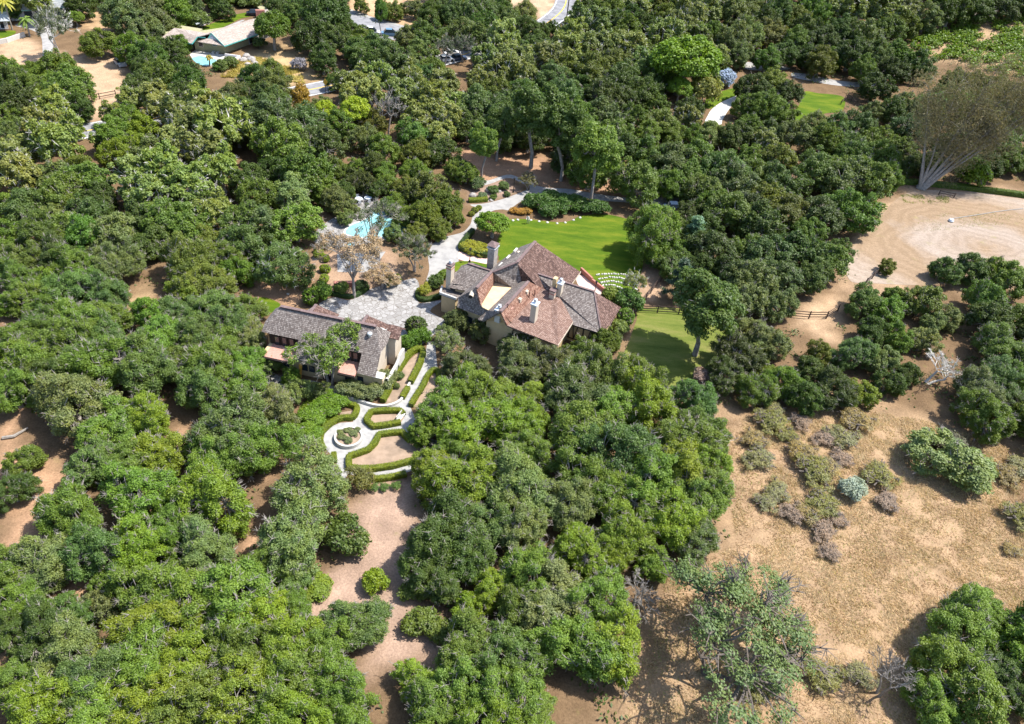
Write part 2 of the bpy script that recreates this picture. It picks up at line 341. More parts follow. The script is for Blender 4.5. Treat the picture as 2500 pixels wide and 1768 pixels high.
# ------------------------------------------------------------------ the ground
DIRT = (.36, .24, .16); DRY = (.31, .225, .145); MULCH = (.31, .23, .185); PALE = (.38, .32, .27); RINGD = (.3, .22, .15); LITTER = (.15, .105, .065); REDD = (.38, .25, .165)
ZONES = [  # crop tag, outline, colour, edge softness in metres
    ('F', [(1600, 930), (1900, 900), (2060, 930), (2296, 1000), (2330, 1700), (1350, 1700), (1430, 1500), (1480, 1290), (1640, 1220)], DRY, 3.),
    ('F', [(1880, 660), (1950, 470), (2040, 415), (2330, 430), (2330, 640), (2100, 640), (1960, 680)], RINGD, 2.5),
    ('RR', [(740, 740), (770, 560), (960, 330), (1130, 200), (1420, 220), (1920, 300), (1920, 340), (1500, 330), (1400, 450), (1000, 560), (850, 700)], (0.38, 0.293, 0.205), 3.),
    ('RR', [(1150, 420), (1250, 330), (1450, 290), (1700, 240), (1450, 180), (1650, 190), (1920, 260), (1870, 330), (1560, 330), (1380, 360), (1300, 400), (1200, 440)], PALE, 1.5),
    ('RR', [(1180, 640), (1260, 570), (1380, 560), (1500, 600), (1560, 570), (1500, 520), (1600, 470), (1800, 500), (1920, 560), (1920, 640), (1800, 690), (1400, 700), (1200, 730)], PALE, 2.),
    ('RR', [(1400, 570), (1480, 530), (1550, 560), (1560, 600), (1450, 605)], RINGD, 1.),
    ('RR', [(420, 1010), (600, 830), (700, 920), (620, 1050), (720, 1180), (500, 1150), (400, 1080)], (0.38, 0.281, 0.19), 2.),
    ('BL', [(1560, 600), (1790, 580), (1790, 760), (1740, 960), (1790, 1180), (1760, 1330), (1600, 1480), (1560, 1440), (1650, 1320), (1420, 1250), (1310, 1180), (1310, 1060), (1540, 900), (1530, 720)], MULCH, 1.2),
    ('BM', [(-60, 560), (110, 590), (130, 800), (40, 930), (160, 1100), (270, 1180), (200, 1330), (0, 1380), (-60, 1300)], MULCH, 1.2),
    ('BL', [(0, 240), (110, 260), (90, 420), (280, 560), (290, 640), (190, 700), (110, 850), (0, 850)], REDD, 1.5),
    ('BL', [(250, 990), (480, 970), (470, 1030), (370, 1070), (260, 1050)], REDD, .8),
    ('BL', [(700, 640), (730, 560), (800, 420), (850, 440), (800, 570), (740, 640)], REDD, .8),
    ('BL', [(750, 370), (860, 340), (830, 420), (770, 430)], REDD, .8), ('BL', [(1000, 880), (1130, 760), (1150, 600), (1090, 540), (1160, 580), (1140, 800), (1060, 910)], REDD, .8),
    ('BL', [(870, 1400), (960, 1330), (990, 1350), (930, 1430)], REDD, .8),
    ('LL', [(0, 1280), (110, 1310), (120, 1370), (0, 1420)], REDD, 1.), ('LL', [(730, 1220), (830, 1180), (860, 1080), (890, 1150), (860, 1300), (790, 1370), (740, 1320)], (0.365, 0.274, 0.167), 1.),
    ('LL', [(30, 1150), (220, 1050), (250, 1070), (90, 1160)], (0.319, 0.251, 0.0988), 1.),
    ('G', [(60, 640), (160, 570), (300, 480), (560, 440), (640, 500), (600, 600), (520, 780), (330, 790), (120, 700)], REDD, .8),
    ('G', [(560, 420), (660, 340), (900, 280), (1100, 260), (1400, 260), (1500, 560), (1100, 700), (820, 720), (700, 600), (700, 420)], (.3, .215, .155), 1.),
    ('LN', [(-200, 20), (260, 60), (520, 120), (760, 180), (760, 320), (300, 280), (100, 220), (-180, 250)], (0.319, 0.205, 0.137), 1.5),
    ('P', [(1480, 350), (1660, 280), (1900, 230), (1990, 330), (1930, 380), (1720, 440), (1530, 440)], (0.274, 0.205, 0.175), .8),
    ('LN', [(1000, 580), (1130, 600), (1160, 720), (1060, 760), (1060, 830), (960, 960), (860, 960), (920, 800), (930, 720)], (0.334, 0.243, 0.175), 1.),
    ('LN', [(730, 1440), (850, 1180), (1480, 1180), (1600, 1480), (1260, 1640), (1090, 1560)], (0.304, 0.228, 0.129), 2.),
    ('TL', [(0, 310), (220, 300), (360, 420), (600, 460), (960, 420), (1010, 520), (980, 760), (1060, 900), (860, 960), (820, 1040), (560, 1060), (520, 960), (700, 820), (640, 560), (180, 600), (0, 560)], (0.395, 0.293, 0.205), 2.),
    ('TL', [(680, 60), (830, 60), (830, 200), (960, 330), (960, 420), (880, 400), (700, 200)], (0.38, 0.274, 0.167), 2.),
    ('TM', [(-180, 520), (0, 470), (300, 350), (500, 500), (560, 640), (480, 680), (120, 640), (-200, 640)], (0.38, 0.289, 0.167), 3.),
    ('TM', [(820, 0), (1000, -20), (1700, -20), (1600, 160), (1350, 240), (1000, 130), (830, 80)], (0.41, 0.296, 0.19), 2.),
    ('TM', [(2020, 0), (2060, -60), (2520, -60), (2450, 180), (2380, 190), (2320, 60), (2150, 60), (2030, 40)], (0.41, 0.319, 0.228), 2.),
    ('VR', [(1230, 340), (1400, 260), (1900, 190), (2340, 130), (2340, 560), (1900, 520), (1600, 480)], (0.319, 0.236, 0.152), 3.),
]
gx = np.concatenate([-np.geomspace(2500, 250, 14), np.arange(-240, 331, 1.5), np.geomspace(340, 2600, 14)])
gy = np.concatenate([-np.geomspace(2500, 6, 12), np.arange(8, 431, 1.5), np.geomspace(440, 5000, 14)])
GX, GY = np.meshgrid(gx, gy); nx, ny = len(gx), len(gy)
GP = np.stack([GX.ravel(), GY.ravel()], 1)
def vnoise(P, s, seed):           # value noise on points
    rg = np.random.default_rng(seed); T = rg.random((256, 256)); q = P / s; i = np.floor(q).astype(int); f = q - i; f = f * f * (3 - 2 * f)
    a = T[i[:, 0] % 256, i[:, 1] % 256]; b = T[(i[:, 0] + 1) % 256, i[:, 1] % 256]; c = T[i[:, 0] % 256, (i[:, 1] + 1) % 256]; d = T[(i[:, 0] + 1) % 256, (i[:, 1] + 1) % 256]
    return (a * (1 - f[:, 0]) + b * f[:, 0]) * (1 - f[:, 1]) + (c * (1 - f[:, 0]) + d * f[:, 0]) * f[:, 1]
ZC = np.tile(np.array(LITTER), (len(GP), 1)); OPEN = np.zeros(len(GP))
jit = np.stack([vnoise(GP, 3., 1) - .5, vnoise(GP, 3., 2) - .5], 1) * 4
for k, pl, col, soft in ZONES:
    W = world(k, pl); lo = np.min(W, 0) - 8; hi = np.max(W, 0) + 8
    idx = np.where((GP[:, 0] > lo[0]) & (GP[:, 0] < hi[0]) & (GP[:, 1] > lo[1]) & (GP[:, 1] < hi[1]))[0]; wgt = np.zeros(len(idx))
    for a in range(8):
        o = np.array([math.cos(a * .785), math.sin(a * .785)]) * soft * (.4 + .6 * (a % 2)); wgt += inpoly(GP[idx] + jit[idx] * soft / 2 + o, W) / 8.
    ZC[idx] = ZC[idx] * (1 - wgt[:, None]) + np.array(col) * wgt[:, None]; OPEN[idx] = np.maximum(OPEN[idx], wgt)
# rutted pale tracks of the riding ring
fine = (vnoise(GP, 1.7, 5) - .5)[:, None]; ZC *= 1 + .25 * fine
GZ = HT(GP[:, 0], GP[:, 1]) + OPEN * 0 - (GY.ravel() > 2000) * 0
inn = ((GP[:, 0] > -240) & (GP[:, 0] < 330) & (GP[:, 1] > 8) & (GP[:, 1] < 430))
wild = sstep(0, 1, np.clip(1 - np.exp(-((GP[:, 0] - 40) / 28.) ** 2 - ((GP[:, 1] - 55) / 20.) ** 2) * 0, 0, 1))
ii = (np.arange(ny - 1)[:, None] * nx + np.arange(nx - 1)[None]).ravel()
gm = fastmesh('ground', np.stack([GP[:, 0], GP[:, 1], GZ], 1), np.stack([ii, ii + 1, ii + nx + 1, ii + nx], 1), m_ground, smooth=True)
ca = gm.color_attributes.new('zone', 'FLOAT_COLOR', 'POINT'); ca.data.foreach_set('color', np.concatenate([ZC, np.ones((len(ZC), 1))], 1).astype(np.float32).ravel())
tag(link('ground', gm), None, None, None, 'structure')

# ------------------------------------------------------------------ lawns, paving, roads, pools
LAWN = [(30, 620), (60, 540), (105, 468), (200, 462), (300, 472), (420, 482), (490, 470), (560, 440), (740, 440), (980, 520), (1010, 600), (930, 690), (925, 740), (900, 830), (860, 940), (700, 940), (560, 800), (260, 720), (60, 700)]
sheet('lawn', 'LN', LAWN, m_lawn, .016)
sheet('lawn', 'LN', [(905, 1015), (1110, 1005), (1440, 1060), (1480, 1180), (1380, 1310), (1250, 1410), (1170, 1500), (1090, 1560), (1000, 1480), (770, 1440), (850, 1180), (885, 1080)], m_lawn2, .012)
sheet('lawn', 'P', [(1380, 1090), (1385, 1035), (1500, 1018), (1620, 1030), (1700, 1050), (1760, 1090), (1600, 1180), (1450, 1180)], m_lawn, .02)
sheet('lawn', 'G', [(130, 720), (230, 735), (330, 790), (250, 860), (160, 900), (110, 820)], m_lawn, .02)
sheet('lawn', 'P', [(1810, 1010), (1850, 930), (1900, 960), (1900, 1010)], m_lawn, .024)
sheet('lawn', 'TR', [(1700, 850), (1740, 770), (1830, 735), (1990, 700), (2000, 760), (1850, 810), (1760, 870)], m_lawn, .016)
sheet('lawn', 'VR', [(380, 900), (480, 850), (530, 730), (640, 740), (840, 770), (830, 880), (700, 900), (560, 950), (430, 960)], m_lawn, .016)
sheet('lawn', 'R', [(700, 470), (900, 400), (1130, 310), (1330, 240), (1580, 200), (1570, 270), (1400, 310), (1200, 410), (980, 500), (780, 525)], m_lawn, .02)
sheet('lawn', 'TL', [(-60, 260), (110, 245), (120, 270), (50, 300), (-60, 310)], m_lawn, .02)
sheet('driveway', 'P', [(1100, 1260), (1140, 1100), (1130, 960), (1180, 850), (1280, 790), (1400, 760), (1480, 730), (1540, 660), (1560, 590), (1620, 540), (1640, 510), (1560, 490), (1530, 475), (1680, 462), (1850, 420), (1990, 370), (2110, 330), (2300, 330), (2300, 400), (2060, 430), (1900, 530), (1850, 520), (1740, 540), (1640, 640), (1560, 760), (1440, 890), (1420, 930), (1425, 1010), (1400, 1060), (1310, 1060), (1290, 1120), (1200, 1240)], m_conc, .01)
sheet('driveway', 'LN', [(238, 256), (330, 270), (480, 280), (600, 302), (760, 325), (900, 335), (1030, 315), (1200, 330), (1190, 400), (1030, 400), (860, 365), (700, 352), (560, 335), (420, 322), (260, 330)], m_conc, .014)
sheet('upper_path', 'LN', [(-60, 235), (0, 222), (60, 200), (120, 192), (200, 225), (260, 245), (250, 262), (190, 245), (115, 212), (60, 222), (0, 245), (-60, 258)], m_gravelgrey, .012)
sheet('curved_drive', 'TR', [(1715, 985), (1730, 930), (1770, 870), (1860, 810), (2000, 755), (2120, 740), (2100, 770), (1960, 820), (1900, 880), (1850, 960), (1830, 1000)], m_white, .02)
sheet('brick_walk', 'P', [(1420, 1000), (1425, 930), (1480, 935), (1600, 975), (1720, 1000), (1760, 1040), (1700, 1050), (1560, 1022), (1480, 1020)], m_pink, .026)
sheet('flagstone_court', 'G', [(690, 830), (690, 780), (830, 720), (960, 748), (1060, 715), (1180, 640), (1500, 560), (1600, 540), (1640, 620), (1615, 700), (1640, 775), (1850, 750), (1740, 850), (1900, 960), (1740, 1100), (1560, 1250), (1440, 1280), (1300, 1150), (1000, 980), (860, 900)], m_flag, .02)
sheet('patio', 'G', [(862, 312), (1000, 302), (1320, 288), (1230, 420), (1130, 485), (866, 480)], m_conc, .018, False)
sheet('pool_deck', 'P', [(30, 760), (170, 630), (380, 520), (400, 430), (480, 370), (590, 400), (730, 480), (1000, 560), (1040, 650), (970, 760), (640, 830), (340, 880), (80, 880)], m_flag, .012)
PW = world('P', [(588, 548), (640, 531), (698, 545), (716, 600), (800, 615), (880, 635), (962, 655), (968, 715), (900, 742), (760, 765), (640, 795), (500, 795), (335, 755), (378, 682), (480, 640), (540, 608), (570, 575)])
PWc = catmull([(x, y, 0) for x, y in PW], .5, True)[:, :2]
o = sheet('pool_water', None, None, m_water, .02, False, poly=[tuple(p) for p in PWc])
mb = MB(); n_ = len(PWc); cen = PWc.mean(0); nr = unit(np.stack([np.roll(PWc, -1, 0)[:, 1] - np.roll(PWc, 1, 0)[:, 1], -(np.roll(PWc, -1, 0)[:, 0] - np.roll(PWc, 1, 0)[:, 0])], 1))
if ((PWc - cen) * nr).sum() < 0: nr = -nr
for i in range(n_):
    j = (i + 1) % n_; a, b, c_, d_ = PWc[i], PWc[j], PWc[j] + nr[j] * .35, PWc[i] + nr[i] * .35
    mb.poly([(*a, .06), (*b, .06), (*c_, .06), (*d_, .06)]); mb.poly([(*a, .0), (*b, .0), (*b, .06), (*a, .06)]); mb.poly([(*d_, .06), (*c_, .06), (*c_, 0), (*d_, 0)])
single('pool_coping', mb, m_whiterock, 'pale stone coping around the curved turquoise swimming pool', 'pool coping')
for i, (y, wd) in enumerate(((562, 108), (576, 128), (590, 142))):
    a, b, m_ = g('P', 640 - wd / 2 + 4, y), g('P', 640 + wd / 2, y + 3), g('P', 645, y - 6)
    ribbon('pool_step', [a, m_, b], .14, m_poolt, .03 + .004 * i)
sheet('spa_water', 'P', [(335, 862), (370, 842), (415, 848), (425, 872), (380, 885)], m_water, .03)
def ringmat():
    m, n, b = newmat('riding_ground_dirt'); p = geo_pos(n); cx, cy = g('RR', 1640, 560)[:2]
    mp = nd(n, 'ShaderNodeMapping'); mp.inputs['Location'].default_value = (-cx, -cy * 1.35, 0); mp.inputs['Scale'].default_value = (1., 1.35, 1.); lk(n, p, mp.inputs[0])
    wv = nd(n, 'ShaderNodeTexWave', wave_type='RINGS', rings_direction='Z'); wv.inputs['Scale'].default_value = .11; wv.inputs['Distortion'].default_value = 26.; wv.inputs['Detail'].default_value = 4; wv.inputs['Detail Scale'].default_value = .5; lk(n, mp.outputs[0], wv.inputs['Vector'])
    ln = nd(n, 'ShaderNodeVectorMath', operation='LENGTH'); lk(n, mp.outputs[0], ln.inputs[0]); nz = noise(n, .12, 5, .65, p)
    ad = nd(n, 'ShaderNodeMath', operation='MULTIPLY_ADD'); lk(n, nz, ad.inputs[0]); ad.inputs[1].default_value = 16.; lk(n, ln.outputs['Value'], ad.inputs[2])
    dv = nd(n, 'ShaderNodeMath', operation='DIVIDE'); lk(n, ad.outputs[0], dv.inputs[0]); dv.inputs[1].default_value = 44.
    base = ramp(n, dv.outputs[0], [(.18, (.245, .175, .112)), (.3, (.265, .21, .165)), (.44, (.29, .24, .2)), (.56, (.235, .168, .108)), (.75, (.25, .18, .118)), (.9, (.3, .245, .2))])
    c = mix(n, 1., base, ramp(n, wv.outputs['Fac'], [(.1, (.93, .92, .9)), (.9, (1.05, 1.05, 1.05))]), 'MULTIPLY'); c = mix(n, 1., c, ramp(n, noise(n, 2.2, 5, .7, p), [(.25, (.74, .72, .7)), (.75, (1.24, 1.22, 1.2))]), 'MULTIPLY')
    c = mix(n, ramp(n, noise(n, .22, 5, .7, p), [(.58, (0, 0, 0)), (.7, (.5, .5, .5))]), c, (.22, .2, .07))
    lk(n, c, b.inputs['Base Color']); b.inputs['Roughness'].default_value = .95; bump(n, b, noise(n, 2.5, 5, .7, p), .6, .1); return m
sheet('riding_ground', 'RR', [(735, 760), (760, 560), (940, 340), (1100, 205), (1250, 175), (1450, 185), (1650, 210), (1960, 262), (2050, 500), (1960, 720), (1700, 760), (1300, 800), (900, 790)], ringmat(), .02)
# public road
ROAD = [g('S', *p) for p in ((-120, 372), (0, 362), (75, 352), (230, 316), (500, 268), (783, 214), (950, 178), (1150, 128), (1290, 80), (1350, 46), (1378, 16), (1383, -20), (1372, -60))]
rd = ribbon('road', ROAD, 6.6, m_asph, .03); ribbon('road_centre_line', ROAD, .32, m_ypaint, .036); ribbon('road_edge_line', ROAD, .2, m_wpaint, .036, shift=2.9); ribbon('road_edge_line', ROAD, .2, m_wpaint, .036, shift=-2.9)
sheet('side_road', 'TM', [(815, 80), (850, 90), (1000, 150), (1200, 205), (1370, 250), (1420, 300), (1380, 330), (1200, 320), (1000, 320), (900, 210), (815, 160)], m_asph, .022, False)
sheet('sidewalk', 'TM', [(815, 66), (1000, 132), (1200, 188), (1390, 240), (1370, 250), (1200, 205), (1000, 150), (815, 80)], m_conc, .04, False)
sheet('walkway', 'VR', [(440, 580), (560, 590), (800, 640), (1100, 665), (1095, 695), (800, 680), (560, 640), (440, 610)], m_conc, .02)
sheet('walkway', 'VR', [(40, 500), (200, 490), (330, 520), (420, 545), (300, 560), (150, 560), (50, 540)], m_conc, .02)
sheet('pool_terrace', 'R', [(640, 830), (1140, 900), (1390, 940), (1330, 980), (1180, 1020), (1050, 1100), (820, 1090), (600, 960), (560, 900)], m_whiterock, .012, False)
sheet('pool_water', 'R', [(600, 955), (720, 925), (860, 950), (1000, 985), (960, 1040), (860, 1085), (740, 1075), (650, 1020)], m_water, .02)
sheet('spa_water', 'R', [(310, 930), (400, 930), (420, 1000), (330, 1000)], m_water, .02)
sheet('house_terrace', 'R', [(700, 520), (1000, 505), (1420, 330), (1480, 330), (1200, 470), (900, 560), (700, 545)], m_conc, .026, False)

# ------------------------------------------------------------------ knot garden
sheet('garden_path', 'K', [(1470, 60), (1545, 60), (1572, 330), (1470, 480), (1385, 640), (1290, 740), (1345, 880), (1300, 1000), (1480, 1070), (1650, 1110), (1600, 1230), (1400, 1380), (1100, 1470), (860, 1492), (640, 1440), (570, 1560), (500, 1560), (520, 1340), (522, 1245), (460, 1235), (400, 1180), (380, 1090), (400, 1010), (470, 945), (560, 908), (690, 900), (755, 770), (720, 738), (560, 690), (420, 650), (430, 606), (600, 640), (750, 690), (900, 732), (1050, 732), (1190, 690), (1250, 560), (1440, 250), (1452, 160)], m_gravelgrey, .012, False)
BEDS = [[(860, 800), (1170, 785), (1230, 840), (1190, 915), (910, 965), (835, 890)], [(960, 1040), (1200, 1015), (1260, 1090), (1560, 1170), (1500, 1250), (1300, 1335), (1090, 1390), (860, 1410), (645, 1395), (645, 1265), (850, 1205), (930, 1120)],
        [(1010, 710), (1070, 590), (1160, 410), (1240, 290), (1400, 150), (1440, 220), (1370, 360), (1280, 520), (1200, 670), (1080, 715)], [(1310, 740), (1370, 630), (1470, 440), (1550, 370), (1620, 420), (1600, 620), (1420, 760)],
        [(560, 800), (690, 780), (730, 770), (690, 860), (560, 860)]]
for b_ in BEDS: sheet('flower_bed_soil', 'K', b_, m_soil, .024, False)
def hedge(label, k, pts, wd=.66, ht=.62, col=(.19, .25, .016), dens=230, closed=False, sm=.35, group='clipped garden hedges', lf=.1, lin=False):
    P = catmull([(*g(k, x, y)[:2], 0.) for x, y in pts], sm, closed)[:, :2]
    if lin:
        Q = np.array([g(k, x, y)[:2] for x, y in pts]); P = np.vstack([Q[i] + (Q[i + 1] - Q[i]) * f for i in range(len(Q) - 1) for f in np.arange(0, 1, .12)] + [Q[-1]])
    if closed: P = np.vstack([P, P[:1]])
    d = unit(np.gradient(P, axis=0)); nr = np.stack([-d[:, 1], d[:, 0]], 1); c = np.array([*P.mean(0), 0.])
    prof = [(-.5, 0), (-.52, .45), (-.46, .85), (-.36, 1.), (.36, 1.), (.46, .85), (.52, .45), (.5, 0)]
    rg = np.random.default_rng(len(pts) * 31 + int(abs(P[0, 0]) * 100)); mb = MB(); rows = []
    for i in range(len(P)):
        base = float(HT(P[i, 0], P[i, 1])); rows.append([(*(P[i] + nr[i] * (u + rg.normal() * .02) * wd), base + max(0, z + rg.normal() * .025 * (z > 0)) * ht) for u, z in prof])
    for A, B in zip(rows, rows[1:]):
        for j in range(len(prof) - 1): mb.poly([A[j], B[j], B[j + 1], A[j + 1]])
    mb.poly(rows[0]); mb.poly(rows[-1][::-1])
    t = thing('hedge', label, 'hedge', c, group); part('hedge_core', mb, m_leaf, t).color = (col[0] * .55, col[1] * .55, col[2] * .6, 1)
    # leaf shell
    seg = np.linalg.norm(np.diff(P, axis=0), axis=1); L = seg.sum(); n = int(L * (wd + 2 * ht) * dens); cum = np.concatenate([[0], np.cumsum(seg)]); s_ = rg.random(n) * L
    i = np.clip(np.searchsorted(cum, s_) - 1, 0, len(P) - 2); f = (s_ - cum[i]) / (seg[i] + 1e-6); q = P[i] * (1 - f[:, None]) + P[i + 1] * f[:, None]; nn = nr[i]
    tt = rg.random(n) * (wd + 2 * ht); side = np.where(tt < ht, -1, np.where(tt < 2 * ht, 1, 0)); u = np.where(side == 0, rg.random(n) - .5, side * .52); z = np.where(side == 0, 1.02, rg.random(n))
    C = np.concatenate([q + nn * (u * wd)[:, None], (z * ht + HT(q[:, 0], q[:, 1]))[:, None]], 1) + rg.normal(size=(n, 3)) * .018
    N = np.where((side == 0)[:, None], np.array([0, 0, 1.]), np.concatenate([nn * side[:, None], np.full((n, 1), .3)], 1)); N = unit(N + rg.normal(size=(n, 3)) * .45)
    V, Fc = cards(C - c, N, lf * (.7 + .6 * rg.random(n)), lf * .6, rg, .15)
    o = link('leaves', fastmesh('leaves', V, Fc, m_leaf), t); o.color = (*col, 1); o['kind'] = 'stuff'; return t
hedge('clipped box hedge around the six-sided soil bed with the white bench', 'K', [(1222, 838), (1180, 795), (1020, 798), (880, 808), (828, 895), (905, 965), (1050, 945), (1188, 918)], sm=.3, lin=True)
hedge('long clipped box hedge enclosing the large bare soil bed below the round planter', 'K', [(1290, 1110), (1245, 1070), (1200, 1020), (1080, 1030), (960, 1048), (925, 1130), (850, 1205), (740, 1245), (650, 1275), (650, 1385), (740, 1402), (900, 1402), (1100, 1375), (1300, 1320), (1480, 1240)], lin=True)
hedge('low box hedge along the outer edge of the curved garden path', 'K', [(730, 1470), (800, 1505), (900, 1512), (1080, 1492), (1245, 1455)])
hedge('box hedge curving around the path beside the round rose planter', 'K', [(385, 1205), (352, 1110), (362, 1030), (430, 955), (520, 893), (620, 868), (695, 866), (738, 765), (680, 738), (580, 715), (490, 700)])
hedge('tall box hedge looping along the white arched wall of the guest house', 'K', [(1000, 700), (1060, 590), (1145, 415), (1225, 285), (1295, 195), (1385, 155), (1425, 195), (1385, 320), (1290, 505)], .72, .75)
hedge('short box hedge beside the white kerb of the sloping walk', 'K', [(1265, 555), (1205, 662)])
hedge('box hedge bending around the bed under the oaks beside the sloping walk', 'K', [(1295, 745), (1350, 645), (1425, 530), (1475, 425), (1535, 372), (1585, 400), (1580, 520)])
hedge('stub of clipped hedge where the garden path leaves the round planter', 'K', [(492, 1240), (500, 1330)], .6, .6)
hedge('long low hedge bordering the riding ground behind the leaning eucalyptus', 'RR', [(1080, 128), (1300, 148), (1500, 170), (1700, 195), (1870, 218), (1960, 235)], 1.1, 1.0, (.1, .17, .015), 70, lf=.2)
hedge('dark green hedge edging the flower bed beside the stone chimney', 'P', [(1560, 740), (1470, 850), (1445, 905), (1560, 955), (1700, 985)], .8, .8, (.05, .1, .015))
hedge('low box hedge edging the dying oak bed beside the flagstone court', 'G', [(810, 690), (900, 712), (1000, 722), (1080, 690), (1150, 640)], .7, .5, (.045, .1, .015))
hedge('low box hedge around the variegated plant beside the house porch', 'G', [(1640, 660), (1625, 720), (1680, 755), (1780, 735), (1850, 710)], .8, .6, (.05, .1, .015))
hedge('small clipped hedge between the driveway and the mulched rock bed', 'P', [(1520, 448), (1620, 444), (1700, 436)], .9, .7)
# garden wall beside the walk
WP = catmull([(*g('K', x, y)[:2], 0) for x, y in ((425, 612), (600, 645), (760, 692), (900, 735), (1000, 746), (1090, 735), (1190, 685), (1232, 600), (1330, 430), (1440, 245))], .5)[:, :2]
d = unit(np.gradient(WP, axis=0)); nr = np.stack([-d[:, 1], d[:, 0]], 1); mb = MB()
for i in range(len(WP) - 1):
    a, b, c_, e_ = WP[i] - nr[i] * .14, WP[i + 1] - nr[i + 1] * .14, WP[i + 1] + nr[i + 1] * .14, WP[i] + nr[i] * .14
    mb.poly([(*a, .42), (*b, .42), (*c_, .42), (*e_, .42)]); mb.poly([(*a, 0), (*b, 0), (*b, .42), (*a, .42)]); mb.poly([(*e_, .42), (*c_, .42), (*c_, 0), (*e_, 0)])
single('garden_wall', mb, m_white, 'low white curving wall along the walk beside the guest house', 'wall')
# round planter
pc = g('K', 647, 1078); t = thing('round_planter', 'round white walled planter of roses in the knot garden', 'planter', (pc[0], pc[1], 0.))
mb = MB().lathe(pc, [(1.72, 0), (1.74, .5), (1.74, .55), (1.5, .55), (1.5, .2)], 40); mb.v = mb.v; part('planter_wall', mb, m_white, t, True)
part('soil', MB().lathe((pc[0], pc[1], .36), [(1.52, 0), (.9, .06), (.01, .08)], 32), m_soil, t)
# bench
bc = g('K', 1192, 868); t = thing('garden_bench', 'small white bench set into the box hedge gap', 'bench', (bc[0], bc[1], 0.), rz=0.)
ang = 1.25; bx = np.array([math.cos(ang), math.sin(ang)]); by = np.array([-bx[1], bx[0]])
P3 = lambda u, v, z: (bc[0] + bx[0] * u + by[0] * v, bc[1] + bx[1] * u + by[1] * v, z)
part('seat', MB().box(P3(0, 0, .38), 1.5, .5, .07, ang), m_white, t); part('backrest', MB().box(P3(0, .27, .45), 1.5, .06, .45, ang), m_white, t)
for u in (-.6, .6): part('leg', MB().box(P3(u, 0, 0), .12, .44, .38, ang), m_white, t)

# ------------------------------------------------------------------ main house
HO = np.array([1.047, 91.417]); HA = np.array([.48, .877]); HB = np.array([.877, -.48])
def hl(a, b, z): p = HO + HA * a + HB * b; return np.array([p[0], p[1], z])
def q(k, *pts): return [g(k, x, y, z) for x, y, z in pts]
HR = math.atan2(HA[1], HA[0]) + .1
house = thing('main_house', 'large rambling tan house with many brown and grey shake roofs and chimneys', 'house', (*hl(2, 0, 0)[:2], 0.))
P1, P2, Q_ = g('H2', 2170, 75, 9), g('H2', 1810, 490, 9), g('H2', 1330, 685, 7.6)
VA = g('H2', 1890, 870, 6.)
def slope(pts, mat, label=None, th=.22):
    return part('roof_slope', MB().slab(pts, th), mat, house, label=label)
slope([P1, P2, Q_, g('H2', 1285, 640, 5.8), g('H2', 1440, 490, 4.2), g('H2', 1880, 180, 4.2)], m_shake_g, 'grey shake slope with three white skylights')
slope([P1, g('H3', 920, 400, 3.8), g('H3', 780, 590, 3.8), hl(3.2, 2.9, 3.9), VA, P2], m_shake_b, 'dark brown shake slope facing the lawn terraces')
slope([P2, Q_, g('H2', 1370, 885, 5.4), g('H2', 1705, 995, 5.3), VA], m_shake_g)
slope(q('H2', (1310, 672, 7.55), (1005, 1000, 7.5), (640, 1190, 5.), (790, 1050, 5.2), (1280, 662, 6.55)), m_shake_g)
slope(q('H2', (1005, 1000, 7.5), (640, 1190, 5.), (615, 1385, 3.9), (1080, 1555, 3.9), (1215, 1450, 5.), (1090, 1350, 5.4)), m_shake_g)
slope(q('H2', (1335, 690, 7.55), (1005, 1000, 7.5), (1090, 1350, 5.4), (1370, 885, 5.4)), m_shake_r)
part('flat_roof', MB().slab(q('H2', (1360, 870, 5.3), (1715, 985, 5.3), (1235, 1440, 5.3), (1075, 1355, 5.3)), .15), m_flatroof, house, label='flat tan roof deck between the shake slopes')
CN = g('H2', 1480, 1470, 7.5); CFr = g('H2', 2035, 868, 7.5)
slope([CFr, CN, g('H2', 1120, 1650, 3.9), g('H2', 1020, 1620, 3.9), g('H2', 1215, 1450, 5.1), g('H2', 1705, 985, 5.35), VA], m_shake_g)
CR1, CR2 = g('H', 845, 1000, 5.4), g('H3', 340, 650, 5.4)
slope([CFr, CN, CR1, CR2], m_shake_r, 'red brown shake slope with white skylights and vent pipes')
slope([CR2, g('H3', 560, 760, 5.35), g('H3', 885, 1040, 3.8), g('H', 1370, 1205, 3.8), CR1], m_shake_p, 'wide pinkish brown shake slope around the tall chimney')
slope(q('H3', (210, 410, 6.6), (1130, 700, 6.6), (1240, 1340, 3.6), (800, 1205, 3.6), (560, 760, 5.2), (340, 650, 5.2), (215, 590, 5.2)), m_shake_g)
slope(q('H3', (1130, 700, 6.6), (1535, 940, 3.6), (1380, 1200, 3.6), (1240, 1340, 3.6)), m_shake_b, 'brown shake hip at the end of the half-timbered wing')
slope([g('H3', 210, 410, 6.6), g('H3', 1130, 700, 6.6), g('H3', 1535, 940, 3.6), hl(8.3, 3.4, 3.6)], m_shake_g)
slope(q('H2', (830, 515, 6.5), (1280, 660, 6.5), (790, 1055, 4.2), (465, 995, 4.1), (560, 760, 5.), (700, 560, 5.9)), m_shake_g)
slope([g('H2', 830, 515, 6.5), g('H2', 1280, 660, 6.5), hl(4.2, -7.5, 4.2), hl(3.8, -12.2, 4.2)], m_shake_g)
slope([g('H2', 830, 515, 6.5), g('H2', 700, 560, 5.9), g('H2', 560, 760, 5.), g('H2', 465, 995, 4.1), hl(-2., -13., 3.9), hl(3.8, -12.6, 4.)], m_shake_g)
